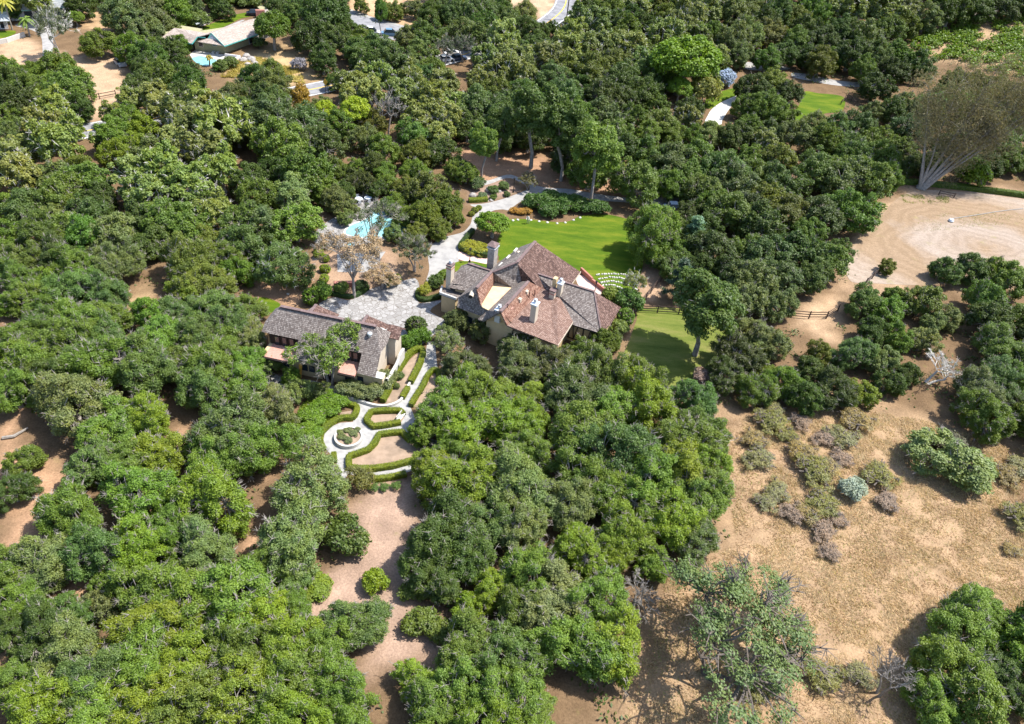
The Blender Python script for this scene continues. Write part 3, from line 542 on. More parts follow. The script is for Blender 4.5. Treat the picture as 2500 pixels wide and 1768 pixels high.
for a, b, wd in ((P1, P2, .42), (P2, Q_, .36), (g('H2', 1310, 672, 7.58), g('H2', 1005, 1000, 7.53), .4), (CFr, CN, .4), (g('H3', 210, 410, 6.6), g('H3', 1130, 700, 6.6), .34), (g('H2', 830, 515, 6.5), g('H2', 1280, 660, 6.5), .3), (g('H3', 1130, 700, 6.6), g('H3', 1240, 1340, 3.6), .22)):
    part('ridge_cap', MB().beam(np.array(a) + (0, 0, .04), np.array(b) + (0, 0, .04), wd, .1), m_ridge, house)
for fp, z in (([(12., -8.2), (12.3, 1.2), (3., 2.2), (2., -7.6)], 3.9), ([(1., -11.5), (-2.9, -10.6), (-2., -6), (2.2, -7)], 3.95), ([(-5.8, -7.), (-5.5, -3.2), (1.2, -2.9), (1.1, -7)], 3.85), ([(-6.4, -2.5), (-6.2, 1.6), (2.9, .9), (2.1, -3.)], 4.2),
              ([(-4.3, 7.3), (2.6, 6.4), (2.8, 1.), (-5.9, 1.7)], 3.75), ([(1.5, 6.6), (2.2, 11.1), (8.4, 10.5), (7.7, 3.), (3., 3.)], 3.55)):
    part('wall', MB().prism([hl(a, b, 0) for a, b in fp], 0, z), m_stucco, house)
# gable under the near end of the long ridge
part('gable_wall', MB().poly([hl(-6.42, -2.5, 3.9), hl(-6.25, 1.7, 5.2), np.array(CN) + (0.12, .22, -.25), ]).poly([hl(-6.42, -2.5, 3.9), hl(-6.2, 1.7, 3.9), hl(-6.25, 1.7, 5.2)]), m_stucco, house)
# low porch roof and balcony at the courtyard side
PB = [g('H2', x, y, 3.3) for x, y in ((320, 985), (470, 1000), (800, 1060), (600, 1225), (280, 1110))]
part('porch_roof', MB().slab(PB, .25), m_shake_g, house); part('parapet', MB().beam(np.array(PB[3]) + (0, 0, .1), np.array(PB[4]) + (0, 0, .1), .25, .35), m_white, house); part('parapet', MB().beam(np.array(PB[4]) + (0, 0, .1), np.array(PB[0]) + (0, 0, .1), .25, .35), m_white, house)
cp = np.mean(PB, 0); part('porch_wall', MB().prism([cp + (np.array(p) - cp) * .86 for p in PB], 0, 3.1), m_stucco, house)
bw = MB(); a_, b_ = g('H2', 520, 1045, 3.35), g('H2', 760, 1085, 3.35); bw.poly([a_, b_, b_ + (0, 0, 1.2), a_ + (0, 0, 1.2)]); part('balcony_doors', bw, m_glass, house, label='dark balcony doors under a rolled eave')
# half timbering on the camera-side wall of the end wing
w0, w1 = hl(1.5, 6.6, 0), hl(2.2, 11.1, 0); wd_ = (w1 - w0) / np.linalg.norm(w1 - w0); wn = np.array([wd_[1], -wd_[0], 0]); 
if wn[1] > 0: wn = -wn
for s0, z0, s1, z1 in ((.2, .6, .2, 3.4), (1.0, .6, .6, 3.4), (1.0, .6, 1.5, 3.4), (2.3, .6, 2.3, 3.4), (3.0, .6, 3.4, 3.4), (4.0, .6, 3.5, 3.4), (4.4, .6, 4.4, 3.4), (0, .6, 4.6, .6), (0, 3.35, 4.6, 3.35)):
    part('timber', MB().beam(w0 + wd_ * s0 + wn * .04 + (0, 0, z0), w0 + wd_ * s1 + wn * .04 + (0, 0, z1), .16, .09), m_timber, house)
part('gutter', MB().beam(g('H3', 800, 1205, 3.45) + wn * .1, g('H3', 1240, 1345, 3.45) + wn * .1, .14, .16), m_iron, house)
part('fascia', MB().beam(g('H3', 885, 1045, 3.66), g('H', 1370, 1210, 3.66), .08, .3), m_stuccol, house)
part('fascia', MB().beam(g('H3', 922, 402, 3.66), g('H3', 781, 592, 3.66), .08, .3), m_stuccol, house)
# chimneys: base on the roof, height read from the top
def chimney(label, k, bx_, by_, z0, ty, sx, sy, wall, cap='white', pot=True, foot=0.):
    b = g(k, bx_, by_, z0); top = z_at(b, S(k, 0, ty)[1]); ch = part('chimney', MB().box((b[0], b[1], z0 - .8 if not foot else 0.), sx, sy, top - (z0 - .8 if not foot else 0.), HR), wall, house, label=label)
    ch2 = ch; z = top
    def sub(nm, mb, m): o = link(nm, mb.mesh(nm, m, house.location), ch2); return o
    if cap == 'white':
        sub('cap', MB().box((b[0], b[1], z), sx + .18, sy + .18, .16, HR), m_capw)
    elif cap == 'hip':
        sub('cap_slab', MB().box((b[0], b[1], z), sx + .3, sy + .3, .14, HR), m_metal); 
        for dx in (-1, 1):
            for dy in (-1, 1):
                ca, sa = math.cos(HR), math.sin(HR); u, v = dx * sx * .45, dy * sy * .45; sub('cap_post', MB().box((b[0] + u * ca - v * sa, b[1] + u * sa + v * ca, z + .14), .14, .14, .35, HR), m_rock)
        sub('cap_roof', MB().box((b[0], b[1], z + .49), sx + .35, sy + .35, .42, HR, .08), m_ridge)
    elif cap == 'brick':
        sub('cap', MB().box((b[0], b[1], z), sx + .16, sy + .16, .2, HR), m_ridge); sub('band', MB().box((b[0], b[1], z - .5), sx + .08, sy + .08, .14, HR), m_brickred)
    if pot: sub('pot', MB().lathe((b[0], b[1], z + .16), [(.2, 0), (.2, .2), (.28, .22), (.28, .34), (.14, .36), (.14, .5), (.24, .52), (.24, .62), (.02, .7)], 12), m_metal)
    return ch
chimney('tall cream chimney on the wide pinkish roof', 'H3', 200, 1120, 5.1, 885, .95, .8, m_stuccol)
chimney('short tan chimney with a dark brick cap', 'H3', 495, 770, 5.35, 680, .95, .8, m_stuccol, 'brick', False)
chimney('cream chimney with a white cap behind the ridge', 'H3', 600, 700, 5.9, 570, .8, .7, m_stuccol)
chimney('thin tan stack beside the white capped chimney', 'H3', 520, 640, 6.1, 490, .7, .55, m_stucco, 'none', False)
chimney('cream chimney at the courtyard end with a brick band', 'H2', 470, 985, 3.3, 545, 1.0, .8, m_stuccol, 'brick', True)
chimney('grey stone chimney with a little slate hip roof', 'H2', 1300, 610, 4.2, 190, 1.25, 1.1, m_rock, 'hip', False, 1)
chimney('white chimney with a round metal pot at the near gable', 'H2', 1440, 1560, 5.6, 1425, .95, .8, m_white)
def on(k, x, y, zr): return g(k, x, y, zr)
def box_on(nm, k, x, y, z, sx, sy, sz, m, lab=None): p = g(k, x, y, z); return part(nm, MB().box((p[0], p[1], z - .25), sx, sy, sz + .25, HR), m, house, label=lab)
for x, y, z in ((1775, 265, 6.3), (1630, 405, 6.2), (1480, 555, 6.4)):
    c_ = g('H2', x, y, z); d_ = (np.array(P2) - P1); d_ /= np.linalg.norm(d_); part('skylight', MB().beam(c_ - d_ * .55 + (0, 0, .1), c_ + d_ * .55 + (0, 0, .1), .3, .3), m_white, house)
for x, y, z in ((1845, 318, 7.6), (2085, 390, 7.4), (1990, 1085, 6.6), (1855, 1240, 6.6)): box_on('roof_vent', 'H2', x, y, z, .5, .5, .3, m_stuccol)
for x, y, z in ((1700, 640, 7.2), (905, 1165, 6.2)):
    c_ = g('H2', x, y, z); part('round_vent', MB().tube([c_ + (-.1, -.35, .15), c_ + (.05, .5, .35)], [.34, .34], 12), m_stuccol, house); part('vent_mouth', MB().tube([c_ + (-.1, -.36, .15), c_ + (-.1, -.37, .15)], [.29, .29], 12), m_iron, house)
for x, y, z in ((2045, 1180, 6.), (2150, 1140, 5.7), (1612, 1420, 6.9)):
    c_ = g('H2', x, y, z); part('vent_pipe', MB().tube([c_ - (0, 0, .3), c_ + (0, 0, .9)], [.07, .07], 8), m_rust, house)
box_on('roof_vent', 'H2', 1680, 1420, 6.4, .6, .5, .3, m_terra, 'terracotta roof vent')
# windows on the tan walls that show
for a, b, z in ((-5.84, -5.8, 1.2), (-5.74, -4.4, 1.2)):
    p = hl(a, b, 0); part('window', MB().box((p[0], p[1], z), .1, 1.0, 1.3, math.atan2(HA[1], HA[0])), m_glass, house)

# ------------------------------------------------------------------ guest house
GO = g('G2', 1830, 440, 7.5)[:2]; GA = np.array([.9894, -.1451]); GB = np.array([.1451, .9894]); GR = math.atan2(GA[1], GA[0])
def gl(a, b, z): p = GO + GA * a + GB * b; return np.array([p[0], p[1], z])
guest = thing('guest_house', 'tan guest house with a long grey shake roof and pink tiled balconies', 'house', (*gl(-6.5, 0, 0)[:2], 0.))
def gs(pts, m, label=None, th=.2): return part('roof_slope', MB().slab([gl(*p) for p in pts], th), m, guest, label=label)
gs([(-13.2, 0, 7.5), (0, 0, 7.5), (1.3, -2.3, 5.1), (1.3, -2.65, 4.8), (-14.9, -2.65, 4.8), (-14.9, -1.6, 5.6)], m_shake_g, 'long grey shake slope')
gs([(-9.8, -2.6, 4.82), (-3.9, -2.6, 4.82), (-3.9, -4.55, 2.95), (-9.7, -4.55, 2.95)], m_shake_g); gs([(-1.1, -2.6, 4.82), (1.3, -2.6, 4.82), (1.35, -4.6, 2.9), (-1.1, -4.55, 2.95)], m_shake_g)
gs([(-13.2, 0, 7.5), (0, 0, 7.5), (1.3, 1.8, 5.5), (1.3, 4.6, 2.9), (-14.9, 4.6, 2.9), (-14.9, 1.6, 5.6)], m_shake_b)
gs([(0, 0, 7.5), (1.3, -2.3, 5.1), (1.45, 0, 5.0), (1.3, 1.8, 5.5)], m_shake_g); gs([(-13.2, 0, 7.5), (-14.9, -1.6, 5.6), (-15.0, 0, 5.5), (-14.9, 1.6, 5.6)], m_shake_g)
part('ridge_cap', MB().beam(gl(-13.2, 0, 7.56), gl(0, 0, 7.56), .45, .1), m_ridge, guest)
for a in (-9.9, -2.6):      # two gabled dormers toward the court
    gs([(a, 1.2, 6.15), (a, 3.6, 6.05), (a + 2.6, 5.0, 4.0), (a + 2.6, 2.6, 4.6)], m_shake_b); gs([(a, 1.2, 6.15), (a, 3.6, 6.05), (a - 1.3, 4.8, 4.4), (a - 1.6, 2.4, 5.1)], m_shake_g); gs([(a, 3.6, 6.05), (a + 2.6, 5.0, 4.0), (a - 1.3, 4.8, 4.4)], m_shake_b)
    part('ridge_cap', MB().beam(gl(a, 1.2, 6.2), gl(a, 3.6, 6.1), .4, .1), m_ridge, guest)
    part('dormer_wall', MB().poly([gl(a - 1.5, 4.2, 2.9), gl(a + 2.2, 4.2, 2.9), gl(a + 2.2, 4.2, 3.9), gl(a, 4.2, 5.0), gl(a - 1.5, 4.2, 4.3)]), m_stucco, guest)
part('wall', MB().prism([gl(a, b, 0) for a, b in ((-14.2, -4.05), (.8, -4.05), (.8, 4.1), (-14.2, 4.1))], 0, 2.85), m_stucco, guest)
part('gable_wall', MB().poly([gl(.82, -4.05, 0), gl(.82, 4.1, 0), gl(.82, 4.1, 3.1), gl(.82, 1.6, 5.5), gl(.82, -2.2, 5.1), gl(.82, -4.05, 3.1)]), m_stuccol, guest, label='cream gable end wall in full sun')
part('gable_wall', MB().poly([gl(-14.22, -2.5, 2.8), gl(-14.22, 4.1, 2.8), gl(-14.22, 4.1, 3.1), gl(-14.22, 1.5, 5.5), gl(-14.22, -1.5, 5.5), gl(-14.22, -2.5, 4.8)]), m_stucco, guest)
part('gable_window', MB().box(gl(.9, -2.9, 1.9), .1, .5, 1.3, GR), m_timber, guest)
for a0, a1, nm in ((-14.0, -9.9, 0), (-3.85, -1.15, 1)):   # roof recesses with doors, tiled balconies on brackets
    part('recess_wall', MB().poly([gl(a0, -2.35, 2.75), gl(a1, -2.35, 2.75), gl(a1, -2.35, 4.8), gl(a0, -2.35, 4.8)]), m_timber, guest)
    n_d = 3 if nm == 0 else 2
    for i in range(n_d):
        a = a0 + .5 + (a1 - a0 - 1.) * (i + .5) / n_d; dr = part('balcony_door', MB().box(gl(a, -2.4, 2.8), .8, .1, 1.8, GR), m_timber, guest); link('pane', MB().box(gl(a, -2.46, 3.0), .5, .06, 1.4, GR).mesh('pane', m_glass, guest.location), dr)
    bal = part('balcony', MB().prism([gl(a0 + .3, -5.1, 0), gl(a1 - .1, -5.1, 0), gl(a1 - .1, -2.35, 0), gl(a0 + .3, -2.35, 0)], 2.62, 2.9), m_terra, guest, label='pink tiled balcony floor')
    link('edge_beam', MB().beam(gl(a0 + .3, -5.15, 2.62), gl(a1 - .1, -5.15, 2.62), .14, .22).mesh('edge_beam', m_timber, guest.location), bal)
    for i in range(3):
        a = a0 + .6 + (a1 - a0 - 1.) * i / 2; link('bracket', MB().beam(gl(a, -5.0, 2.52), gl(a, -4.1, 1.8), .14, .14).mesh('bracket', m_timber, guest.location), bal)
gs([(-9.75, -2.65, 4.75), (-9.75, -4.6, 2.9), (-9.9, -4.6, 2.75), (-9.9, -2.65, 4.6)], m_timber)
# eyebrow roof over the arched entrance
mb = MB(); E_ = [(-6.9 + .3 * i, 3.15 + .85 * math.sin(math.pi * i / 9)) for i in range(10)]
for (a0, z0), (a1, z1) in zip(E_, E_[1:]): mb.slab([gl(a0, -3.1, z0 + 1.15), gl(a1, -3.1, z1 + 1.15), gl(a1, -4.9, z1), gl(a0, -4.9, z0)], .15)
part('eyebrow_roof', mb, m_shake_g, guest)
ar = [(-5.55 + .62 * math.cos(x), 1.55 + .62 * math.sin(x)) for x in np.linspace(math.pi, 0, 9)]
part('arched_door', MB().poly([gl(a, -4.07, z) for a, z in [(-6.17, .05)] + ar + [(-4.93, .05)]]), m_timber, guest)
for a in (-12.9, -11.2, -8.6, -7.6, -2.6, -.9):
    wi = part('window', MB().box(gl(a, -4.08, .95), .8, .1, 1.05, GR), m_timber, guest); link('pane', MB().box(gl(a, -4.14, 1.02), .66, .04, .9, GR).mesh('pane', m_glass, guest.location), wi)
mb = MB(); c_ = gl(-.6, -.9, 6.5); part('roof_vent', MB().lathe((c_[0], c_[1], 6.3), [(.2, 0), (.2, .5), (.36, .52), (.3, .66), (.02, .72)], 12), m_metal, guest)
p_ = gl(.55, 1.1, 6.3); part('skylight', MB().slab([gl(.2, .9, 6.75), gl(.75, .8, 6.55), gl(.85, 1.5, 5.95), gl(.3, 1.6, 6.1)], .08), m_white, guest)
# small gabled porch on the sunny end
gs([(.6, 2.9, 5.9), (2.5, 2.9, 5.7), (2.5, 1.4, 4.8), (.6, 1.3, 4.9)], m_shake_b); gs([(.6, 2.9, 5.9), (2.5, 2.9, 5.7), (2.5, 4.5, 4.4), (.6, 4.5, 4.6)], m_shake_b)
part('porch_wall', MB().prism([gl(.84, 1.7, 0), gl(1.9, 1.7, 0), gl(1.9, 4.2, 0), gl(.84, 4.2, 0)], 0, 4.55), m_stuccol, guest)
part('porch_box', MB().prism([gl(.84, -4., 0), gl(2.1, -4., 0), gl(2.1, -2.9, 0), gl(.84, -2.9, 0)], 0, 2.3), m_stucco, guest); part('porch_coping', MB().prism([gl(.83, -4.06, 0), gl(2.16, -4.06, 0), gl(2.16, -2.84, 0), gl(.83, -2.84, 0)], 2.3, 2.4), m_white, guest)
part('side_door', MB().box(gl(2.12, -3.45, .05), .06, .8, 1.9, GR), m_stuccol, guest)
# white arched screen wall going back from the porch
aw = thing('screen_wall', 'white garden wall with three arched openings and a stepped curved top', 'wall', (*gl(2.6, 0, 0)[:2], 0.))
top = [(-3.4, 2.0), (-2.9, 1.75), (-2.2, 1.7), (-1., 1.7), (0., 1.75), (.7, 1.95), (1.2, 2.4), (1.8, 2.5), (2.6, 2.5)]
mb = MB()
for (b0, z0), (b1, z1) in zip(top, top[1:]):
    a0, a1 = gl(2.45 + .05 * b0, b0, 0), gl(2.45 + .05 * b1, b1, 0); e0, e1 = gl(2.8 + .05 * b0, b0, 0), gl(2.8 + .05 * b1, b1, 0)
    mb.poly([(*a0[:2], z0), (*e0[:2], z0), (*e1[:2], z1), (*a1[:2], z1)]); mb.poly([(*e0[:2], 0), (*e1[:2], 0), (*e1[:2], z1), (*e0[:2], z0)]); mb.poly([(*a1[:2], 0), (*a0[:2], 0), (*a0[:2], z0), (*a1[:2], z1)])
part('wall_body', mb, m_white, aw)
for b in (-1.9, -.9, .3):
    ar = [(b + .32 * math.cos(x), 1.0 + .36 * math.sin(x)) for x in np.linspace(math.pi, 0, 8)]; pts = [(b - .32, .3)] + ar + [(b + .32, .3)]
    part('arched_opening', MB().poly([gl(2.81 + .05 * bb, bb, z) for bb, z in pts]), m_glass, aw)
# low garden shed beside the gate
sh = g('G2', 20, 1480, 2.0); shd = thing('garden_shed', 'small brown roofed shed beside the iron gate', 'shed', (sh[0] - .9, sh[1] - .3, 0.))
part('wall', MB().box((sh[0] - .9, sh[1] - .3, 0), 2.6, 2.6, 2.0, GR), m_stucco, shd)
for s_ in (-1, 1): part('roof_slope', MB().slab([(sh[0] - .9 - 1.6, sh[1] - .3, 2.9), (sh[0] - .9 + 1.6, sh[1] - .3 - .2, 2.9), (sh[0] - .9 + 1.7, sh[1] - .3 + s_ * 1.7, 1.95), (sh[0] - .9 - 1.7, sh[1] - .3 + s_ * 1.7 + .1, 1.95)], .15), m_shake_b, shd)
sheet('side_yard', 'G', [(100, 1440), (200, 1400), (330, 1470), (600, 1500), (760, 1540), (1000, 1590), (1200, 1640), (900, 1660), (500, 1600), (250, 1700), (180, 1660), (220, 1560)], m_conc, .018)
gt = thing('iron_gate', 'black iron double gate across the yard behind the guest house', 'gate', (*g('G', 240, 1510)[:2], 0.))
ga, gb_ = g('G', 120, 1470), g('G', 360, 1545)
for f0, f1 in ((0, .48), (.52, 1)):
    a = ga + (gb_ - ga) * f0; b = ga + (gb_ - ga) * f1; lf_ = MB().beam(a + (0, 0, .15), b + (0, 0, .15), .05, .05).beam(a + (0, 0, 1.5), b + (0, 0, 1.5), .05, .05)
    for i in range(9): pp = a + (b - a) * i / 8; lf_.beam(pp + (0, 0, .1), pp + (0, 0, 1.55), .03, .03)
    part('gate_leaf', lf_, m_iron, gt)
for f in (0, .5, 1): pp = ga + (gb_ - ga) * f; part('post', MB().box(pp, .12, .12, 1.7), m_iron, gt)
sf = thing('surfboard', 'yellow board leaning against the guest house wall', 'board', (*gl(-9.1, -4.6, 0)[:2], 0.)); part('deck', MB().slab([gl(-9.3, -4.7, .05), gl(-8.95, -4.7, .05), gl(-8.9, -4.2, 1.9), gl(-9.15, -4.15, 2.05), gl(-9.35, -4.2, 1.9)], .06), plain('yellow_board', (.7, .35, .05)), sf)

# ------------------------------------------------------------------ trees: shared crowns and trunks, one object for each tree
def make_tree(seed, D=8., hf=.86, nclump=46, nleaf=22000, lf=.3, lw=.19, rough=.22, cl=(.17, .3), flat=.75, trunks=1, low=-.25, twig=40, hollow=.5, spread=1., limb=1., fork_at=None):
    """one crown mesh and one trunk mesh, base at the origin, crown about D across"""
    rg = np.random.default_rng(seed); Rr = D / 2; H = hf * D + 1.0; cz = H - Rr * flat * 1.02; ph = rg.random(6) * 6.28
    def rad(az): return 1 + rough * (np.sin(az * 2 + ph[0]) * .5 + np.sin(az * 3 + ph[1]) * .45 + np.sin(az * 5 + ph[2]) * .25)
    C = []; tries = 0
    while len(C) < nclump and tries < 6000:
        tries += 1; az = rg.random() * 6.283; ce = rg.uniform(low, 1.); se = math.sqrt(max(0, 1 - ce * ce)); rr = rad(az) * (hollow + (1 - hollow) * rg.random() ** .5) * .84
        p = np.array([Rr * rr * se * math.cos(az), Rr * rr * se * math.sin(az), cz + Rr * flat * rr * ce])
        if all(np.linalg.norm(p - q_) > cl[0] * Rr * spread for q_ in C): C.append(p)
    C = np.array(C); rc = rg.uniform(cl[0], cl[1], len(C)) * Rr * 1.12
    wts = rc ** 2; wts /= wts.sum(); cnt = rg.multinomial(nleaf, wts); Cs, Ns = [], []
    cen = np.array([0, 0, cz - Rr * .2])
    for c, r_, n in zip(C, rc, cnt):
        out = unit(c - cen); u = unit(rg.normal(size=(n, 3)) + out * .55 + np.array([0, 0, .35])); rad_ = r_ * (1.12 - .62 * rg.random(n) ** 1.2) * (1 + .16 * np.sin(u[:, 0] * 7 + ph[3]) * np.cos(u[:, 1] * 6 + ph[4]) + .1 * np.sin(u[:, 2] * 9))
        Cs.append(c + u * rad_[:, None] * np.array([1.1, 1.1, .8])); Ns.append(unit(u * .7 + np.array([.1, 0, .5]) + rg.normal(size=(n, 3)) * .5))
    Cs = np.vstack(Cs); Ns = np.vstack(Ns); n = len(Cs); V, Fc = cards(Cs, Ns, lf * (.6 + .8 * rg.random(n)), lw * (.6 + .8 * rg.random(n)), rg, .12)
    crown = fastmesh('crown', V, Fc)
    mb = MB(); fork = []
    for tI in range(trunks):
        a = rg.random() * 6.28; b0 = np.array([math.cos(a), math.sin(a), 0]) * (.0 if trunks == 1 else .35); lean = np.array([rg.normal() * .5, rg.normal() * .5, 0]) + (b0 * 3 if trunks > 1 else 0); h1 = cz - Rr * flat * rg.uniform(.35, .6); h1 = max(h1, .9) if fork_at is None else cz * fork_at
        top = b0 + lean * h1 / 3 + np.array([0, 0, h1]); r0 = .045 * D * limb * (1 if trunks == 1 else .7)
        mb.tube([b0 * .8, b0 + lean * .1 + (0, 0, h1 * .35), (b0 + top) / 2 + rg.normal(size=3) * .08 + (0, 0, h1 * .2), top], [r0 * 1.35, r0, r0 * .9, r0 * .8], 7); fork.append((top, r0 * .8))
    order = np.argsort(-np.linalg.norm(C - cen, axis=1)); ml = []
    nl = 6 if trunks == 1 else 3 * trunks
    for i in range(nl):
        ft, fr = fork[i % len(fork)]; az = i * 6.283 / nl + rg.random() * .5; e = np.array([math.cos(az) * Rr * .5, math.sin(az) * Rr * .5, cz + Rr * flat * rg.uniform(-.15, .35)])
        m1 = ft * .55 + e * .45 + rg.normal(size=3) * .25 + (0, 0, -.1); mb.tube([ft, m1, e], [fr * .7, fr * .45, fr * .25], 5); ml += [(m1, fr * .4), (e, fr * .25)]
    J = np.array([m[0] for m in ml])
    for i, c in enumerate(C):
        j = int(np.argmin(np.linalg.norm(J - c, axis=1))); s_, r_ = ml[j]; mid = (s_ + c) / 2 + rg.normal(size=3) * .2
        mb.tube([s_, mid, c], [min(r_, .07) * 1., .045, .03], 4)
    for i in range(twig):            # bare grey twigs that reach out through the leaves
        c = C[rg.integers(len(C))]; r_ = rg.uniform(.25, .38) * Rr * .75; out = unit(c - cen + rg.normal(size=3) * .5 + (0, 0, .4)); e = c + out * r_ * 1.15; m_ = c + out * r_ * .55 + rg.normal(size=3) * .14
        mb.tube([c, m_, e], [.05, .036, .014], 3)
        for _ in range(3): e2 = m_ + unit(out + rg.normal(size=3) * .8) * r_ * .62; mb.tube([m_, e2], [.03, .01], 3)
    me = bpy.data.meshes.new('trunk'); me.from_pydata(mb.v, [], mb.f); me.update()
    return crown, me, cz, H
PROTO = {}
for i in range(6): PROTO['oak%d' % i] = make_tree(100 + i, hf=.7, flat=.86, low=-.62, nclump=170, nleaf=44000, lf=.19, lw=.12, cl=(.07, .18), trunks=1 if i % 3 else 2, rough=.42, twig=90, hollow=.6)
for i in range(4): PROTO['far%d' % i] = make_tree(140 + i, hf=.72, flat=.88, low=-.62, nclump=130, nleaf=18000, lf=.3, lw=.19, cl=(.085, .19), rough=.42, twig=36, hollow=.6)
for i in range(3): PROTO['syc%d' % i] = make_tree(200 + i, hf=.9, nclump=130, nleaf=13000, lf=.38, lw=.3, cl=(.075, .16), flat=.95, low=-.6, rough=.42, twig=50, hollow=.55)
for i in range(2): PROTO['sparse%d' % i] = make_tree(300 + i, nclump=85, nleaf=9000, lf=.2, lw=.13, cl=(.06, .14), rough=.5, twig=120, trunks=2, hollow=.3, spread=1.9, limb=.62)
PROTO['dead0'] = make_tree(400, nclump=40, nleaf=60, lf=.15, lw=.1, cl=(.1, .2), rough=.4, twig=120, hollow=.2, trunks=2, limb=.7)
for i in range(2): PROTO['round%d' % i] = make_tree(500 + i, hf=.92, nclump=70, nleaf=16000, lf=.34, lw=.22, cl=(.13, .22), flat=.9, rough=.12, twig=4, hollow=.7)
for i in range(2): PROTO['tall%d' % i] = make_tree(600 + i, hf=1.45, nclump=60, nleaf=22000, lf=.34, lw=.2, cl=(.14, .25), flat=1.0, rough=.25, twig=20, low=-.7, limb=.75)
for i in range(3): PROTO['shrub%d' % i] = make_tree(700 + i, D=2., hf=.25, nclump=34, nleaf=3600, lf=.16, lw=.1, cl=(.2, .34), flat=.72, rough=.22, twig=6, low=-.5, limb=.5)
PROTO['ball0'] = make_tree(800, D=2., hf=.4, nclump=150, nleaf=5200, lf=.12, lw=.09, cl=(.09, .13), flat=.95, rough=.03, twig=0, low=-.85, hollow=.93, limb=.5)
PROTO['tuft0'] = make_tree(810, D=2., hf=.2, nclump=26, nleaf=1500, lf=.34, lw=.05, cl=(.2, .34), flat=.55, rough=.3, twig=10, low=-.3, limb=.3)
PROTO['wild0'] = make_tree(820, D=2., hf=.22, nclump=60, nleaf=2600, lf=.2, lw=.035, cl=(.08, .3), flat=.6, rough=.5, twig=40, low=-.4, limb=.25, hollow=.2, spread=1.3)
for i in range(2): PROTO['wisp%d' % i] = make_tree(830 + i, hf=1.15, flat=.62, nclump=60, nleaf=5200, lf=.22, lw=.15, cl=(.07, .17), rough=.5, twig=120, trunks=1, hollow=.45, spread=1.7, limb=.6, low=-.5, fork_at=.36)
PROTO['gaunt0'] = make_tree(840, hf=.8, flat=.66, nclump=150, nleaf=17000, lf=.13, lw=.085, cl=(.04, .13), rough=.6, twig=110, trunks=2, hollow=.3, spread=1.9, limb=.5, low=-.6, fork_at=.4)
TREES = []                    # world x, y, crown radius: for spacing
CROWN_MESH = {}
def crown_mesh(pk, mat, bark):
    key = (pk, mat.name, bark.name)
    if key not in CROWN_MESH:
        c, t, cz, H = PROTO[pk]; c2 = c.copy(); c2.materials.append(mat); t2 = t.copy(); t2.materials.append(bark); CROWN_MESH[key] = (c2, t2, cz, H)
    return CROWN_MESH[key]
def plant(pk, x, y, D, col, name, label, cat, group, mat=None, bark=None, stretch=1., rz=None, lean=None, Dp=8.):
    c, t, cz, H = crown_mesh(pk, mat or m_leaf, bark or m_bark); s_ = D / Dp
    o = link(name, None, None, (x, y, float(HT(x, y)) - .03)); q1 = R.uniform(.9, 1.12); o.scale = (s_ * q1, s_ / q1, s_ * stretch); o.rotation_euler = (0, 0, R.random() * 6.283 if rz is None else rz); o.empty_display_size = .3
    if lean is not None: o.rotation_euler = (lean[0], lean[1], o.rotation_euler[2])
    tag(o, label, cat, group); a = link('trunk', t, o); b = link('crown' if Dp == 8. else 'foliage', c, o); b.color = (*col, 1); b['kind'] = 'stuff'; return o
# leaf colours (linear)
TINT = {'dark': ((.074, .128, .022), 'dark green'), 'blue': ((.104, .172, .044), 'blue green'), 'mid': ((.128, .212, .028), 'mid green'), 'yg': ((.168, .252, .020), 'yellow green'),
        'grey': ((.158, .212, .070), 'grey green'), 'olive': ((.136, .186, .028), 'olive green'), 'syc': ((.215, .272, .068), 'pale green'), 'lime': ((.135, .235, .014), 'bright lime green'), 'yel': ((.27, .37, .02), 'yellow lime'), 'tan': ((.33, .25, .165), 'tan')}
T = []   # crop tag, [(x, y, crown width, tint/kind code)]
def add(k, s):
    for e in s.split(';'):
        v = e.split()
        if v: T.append((k, float(v[0]), float(v[1]), float(v[2]), v[3] if len(v) > 3 else 'mid'))
add('BL', '''60 60 260;230 120 240 dark;60 180 200;430 60 300;640 80 260 blue;330 230 330 grey;480 330 260;620 290 230 yg;240 330 250;700 110 300 dark;900 80 260;1050 150 230;870 170 230 blue;1000 360 330 blue;930 480 250 mid;1130 430 250;680 450 240 yg;560 480 220 mid;400 480 220 blue;330 565 120 yg;90 480 150 olive;50 600 170 dark;1340 590 320 grey;1260 810 330 grey;1350 720 300 blue;900 640 330 yg;1010 660 250 yg;830 700 250 mid;600 620 300 mid;480 680 280 yg;300 720 280 mid;600 850 260 yg;400 880 260 blue;200 900 250 grey;60 930 230 mid;720 780 240 mid;880 860 260 grey;850 960 220 blue;1190 930 230 mid;1260 990 180 blue;640 1040 300 mid;540 1130 320 blue;800 1060 330 mid;1010 1080 340 mid;700 1190 330 yg;940 1190 300 mid;1130 1160 260 yg;1250 1100 180 mid;1540 1170 250 blue;200 1230 260 dark;100 1300 260 mid;300 1320 280 grey;420 1420 300 blue;600 1350 320 mid;820 1330 300 yg;1040 1300 300 mid;1250 1290 300 yg;1400 1290 240 mid;1250 1430 320 mid;1050 1480 320 yg;830 1510 300 mid;1440 1440 280 mid;640 1530 300 yg;420 1560 300 mid;200 1520 300 yg;80 1440 220 mid;1000 1590 280 mid;1250 1590 300 yg;1470 1580 260 mid''')
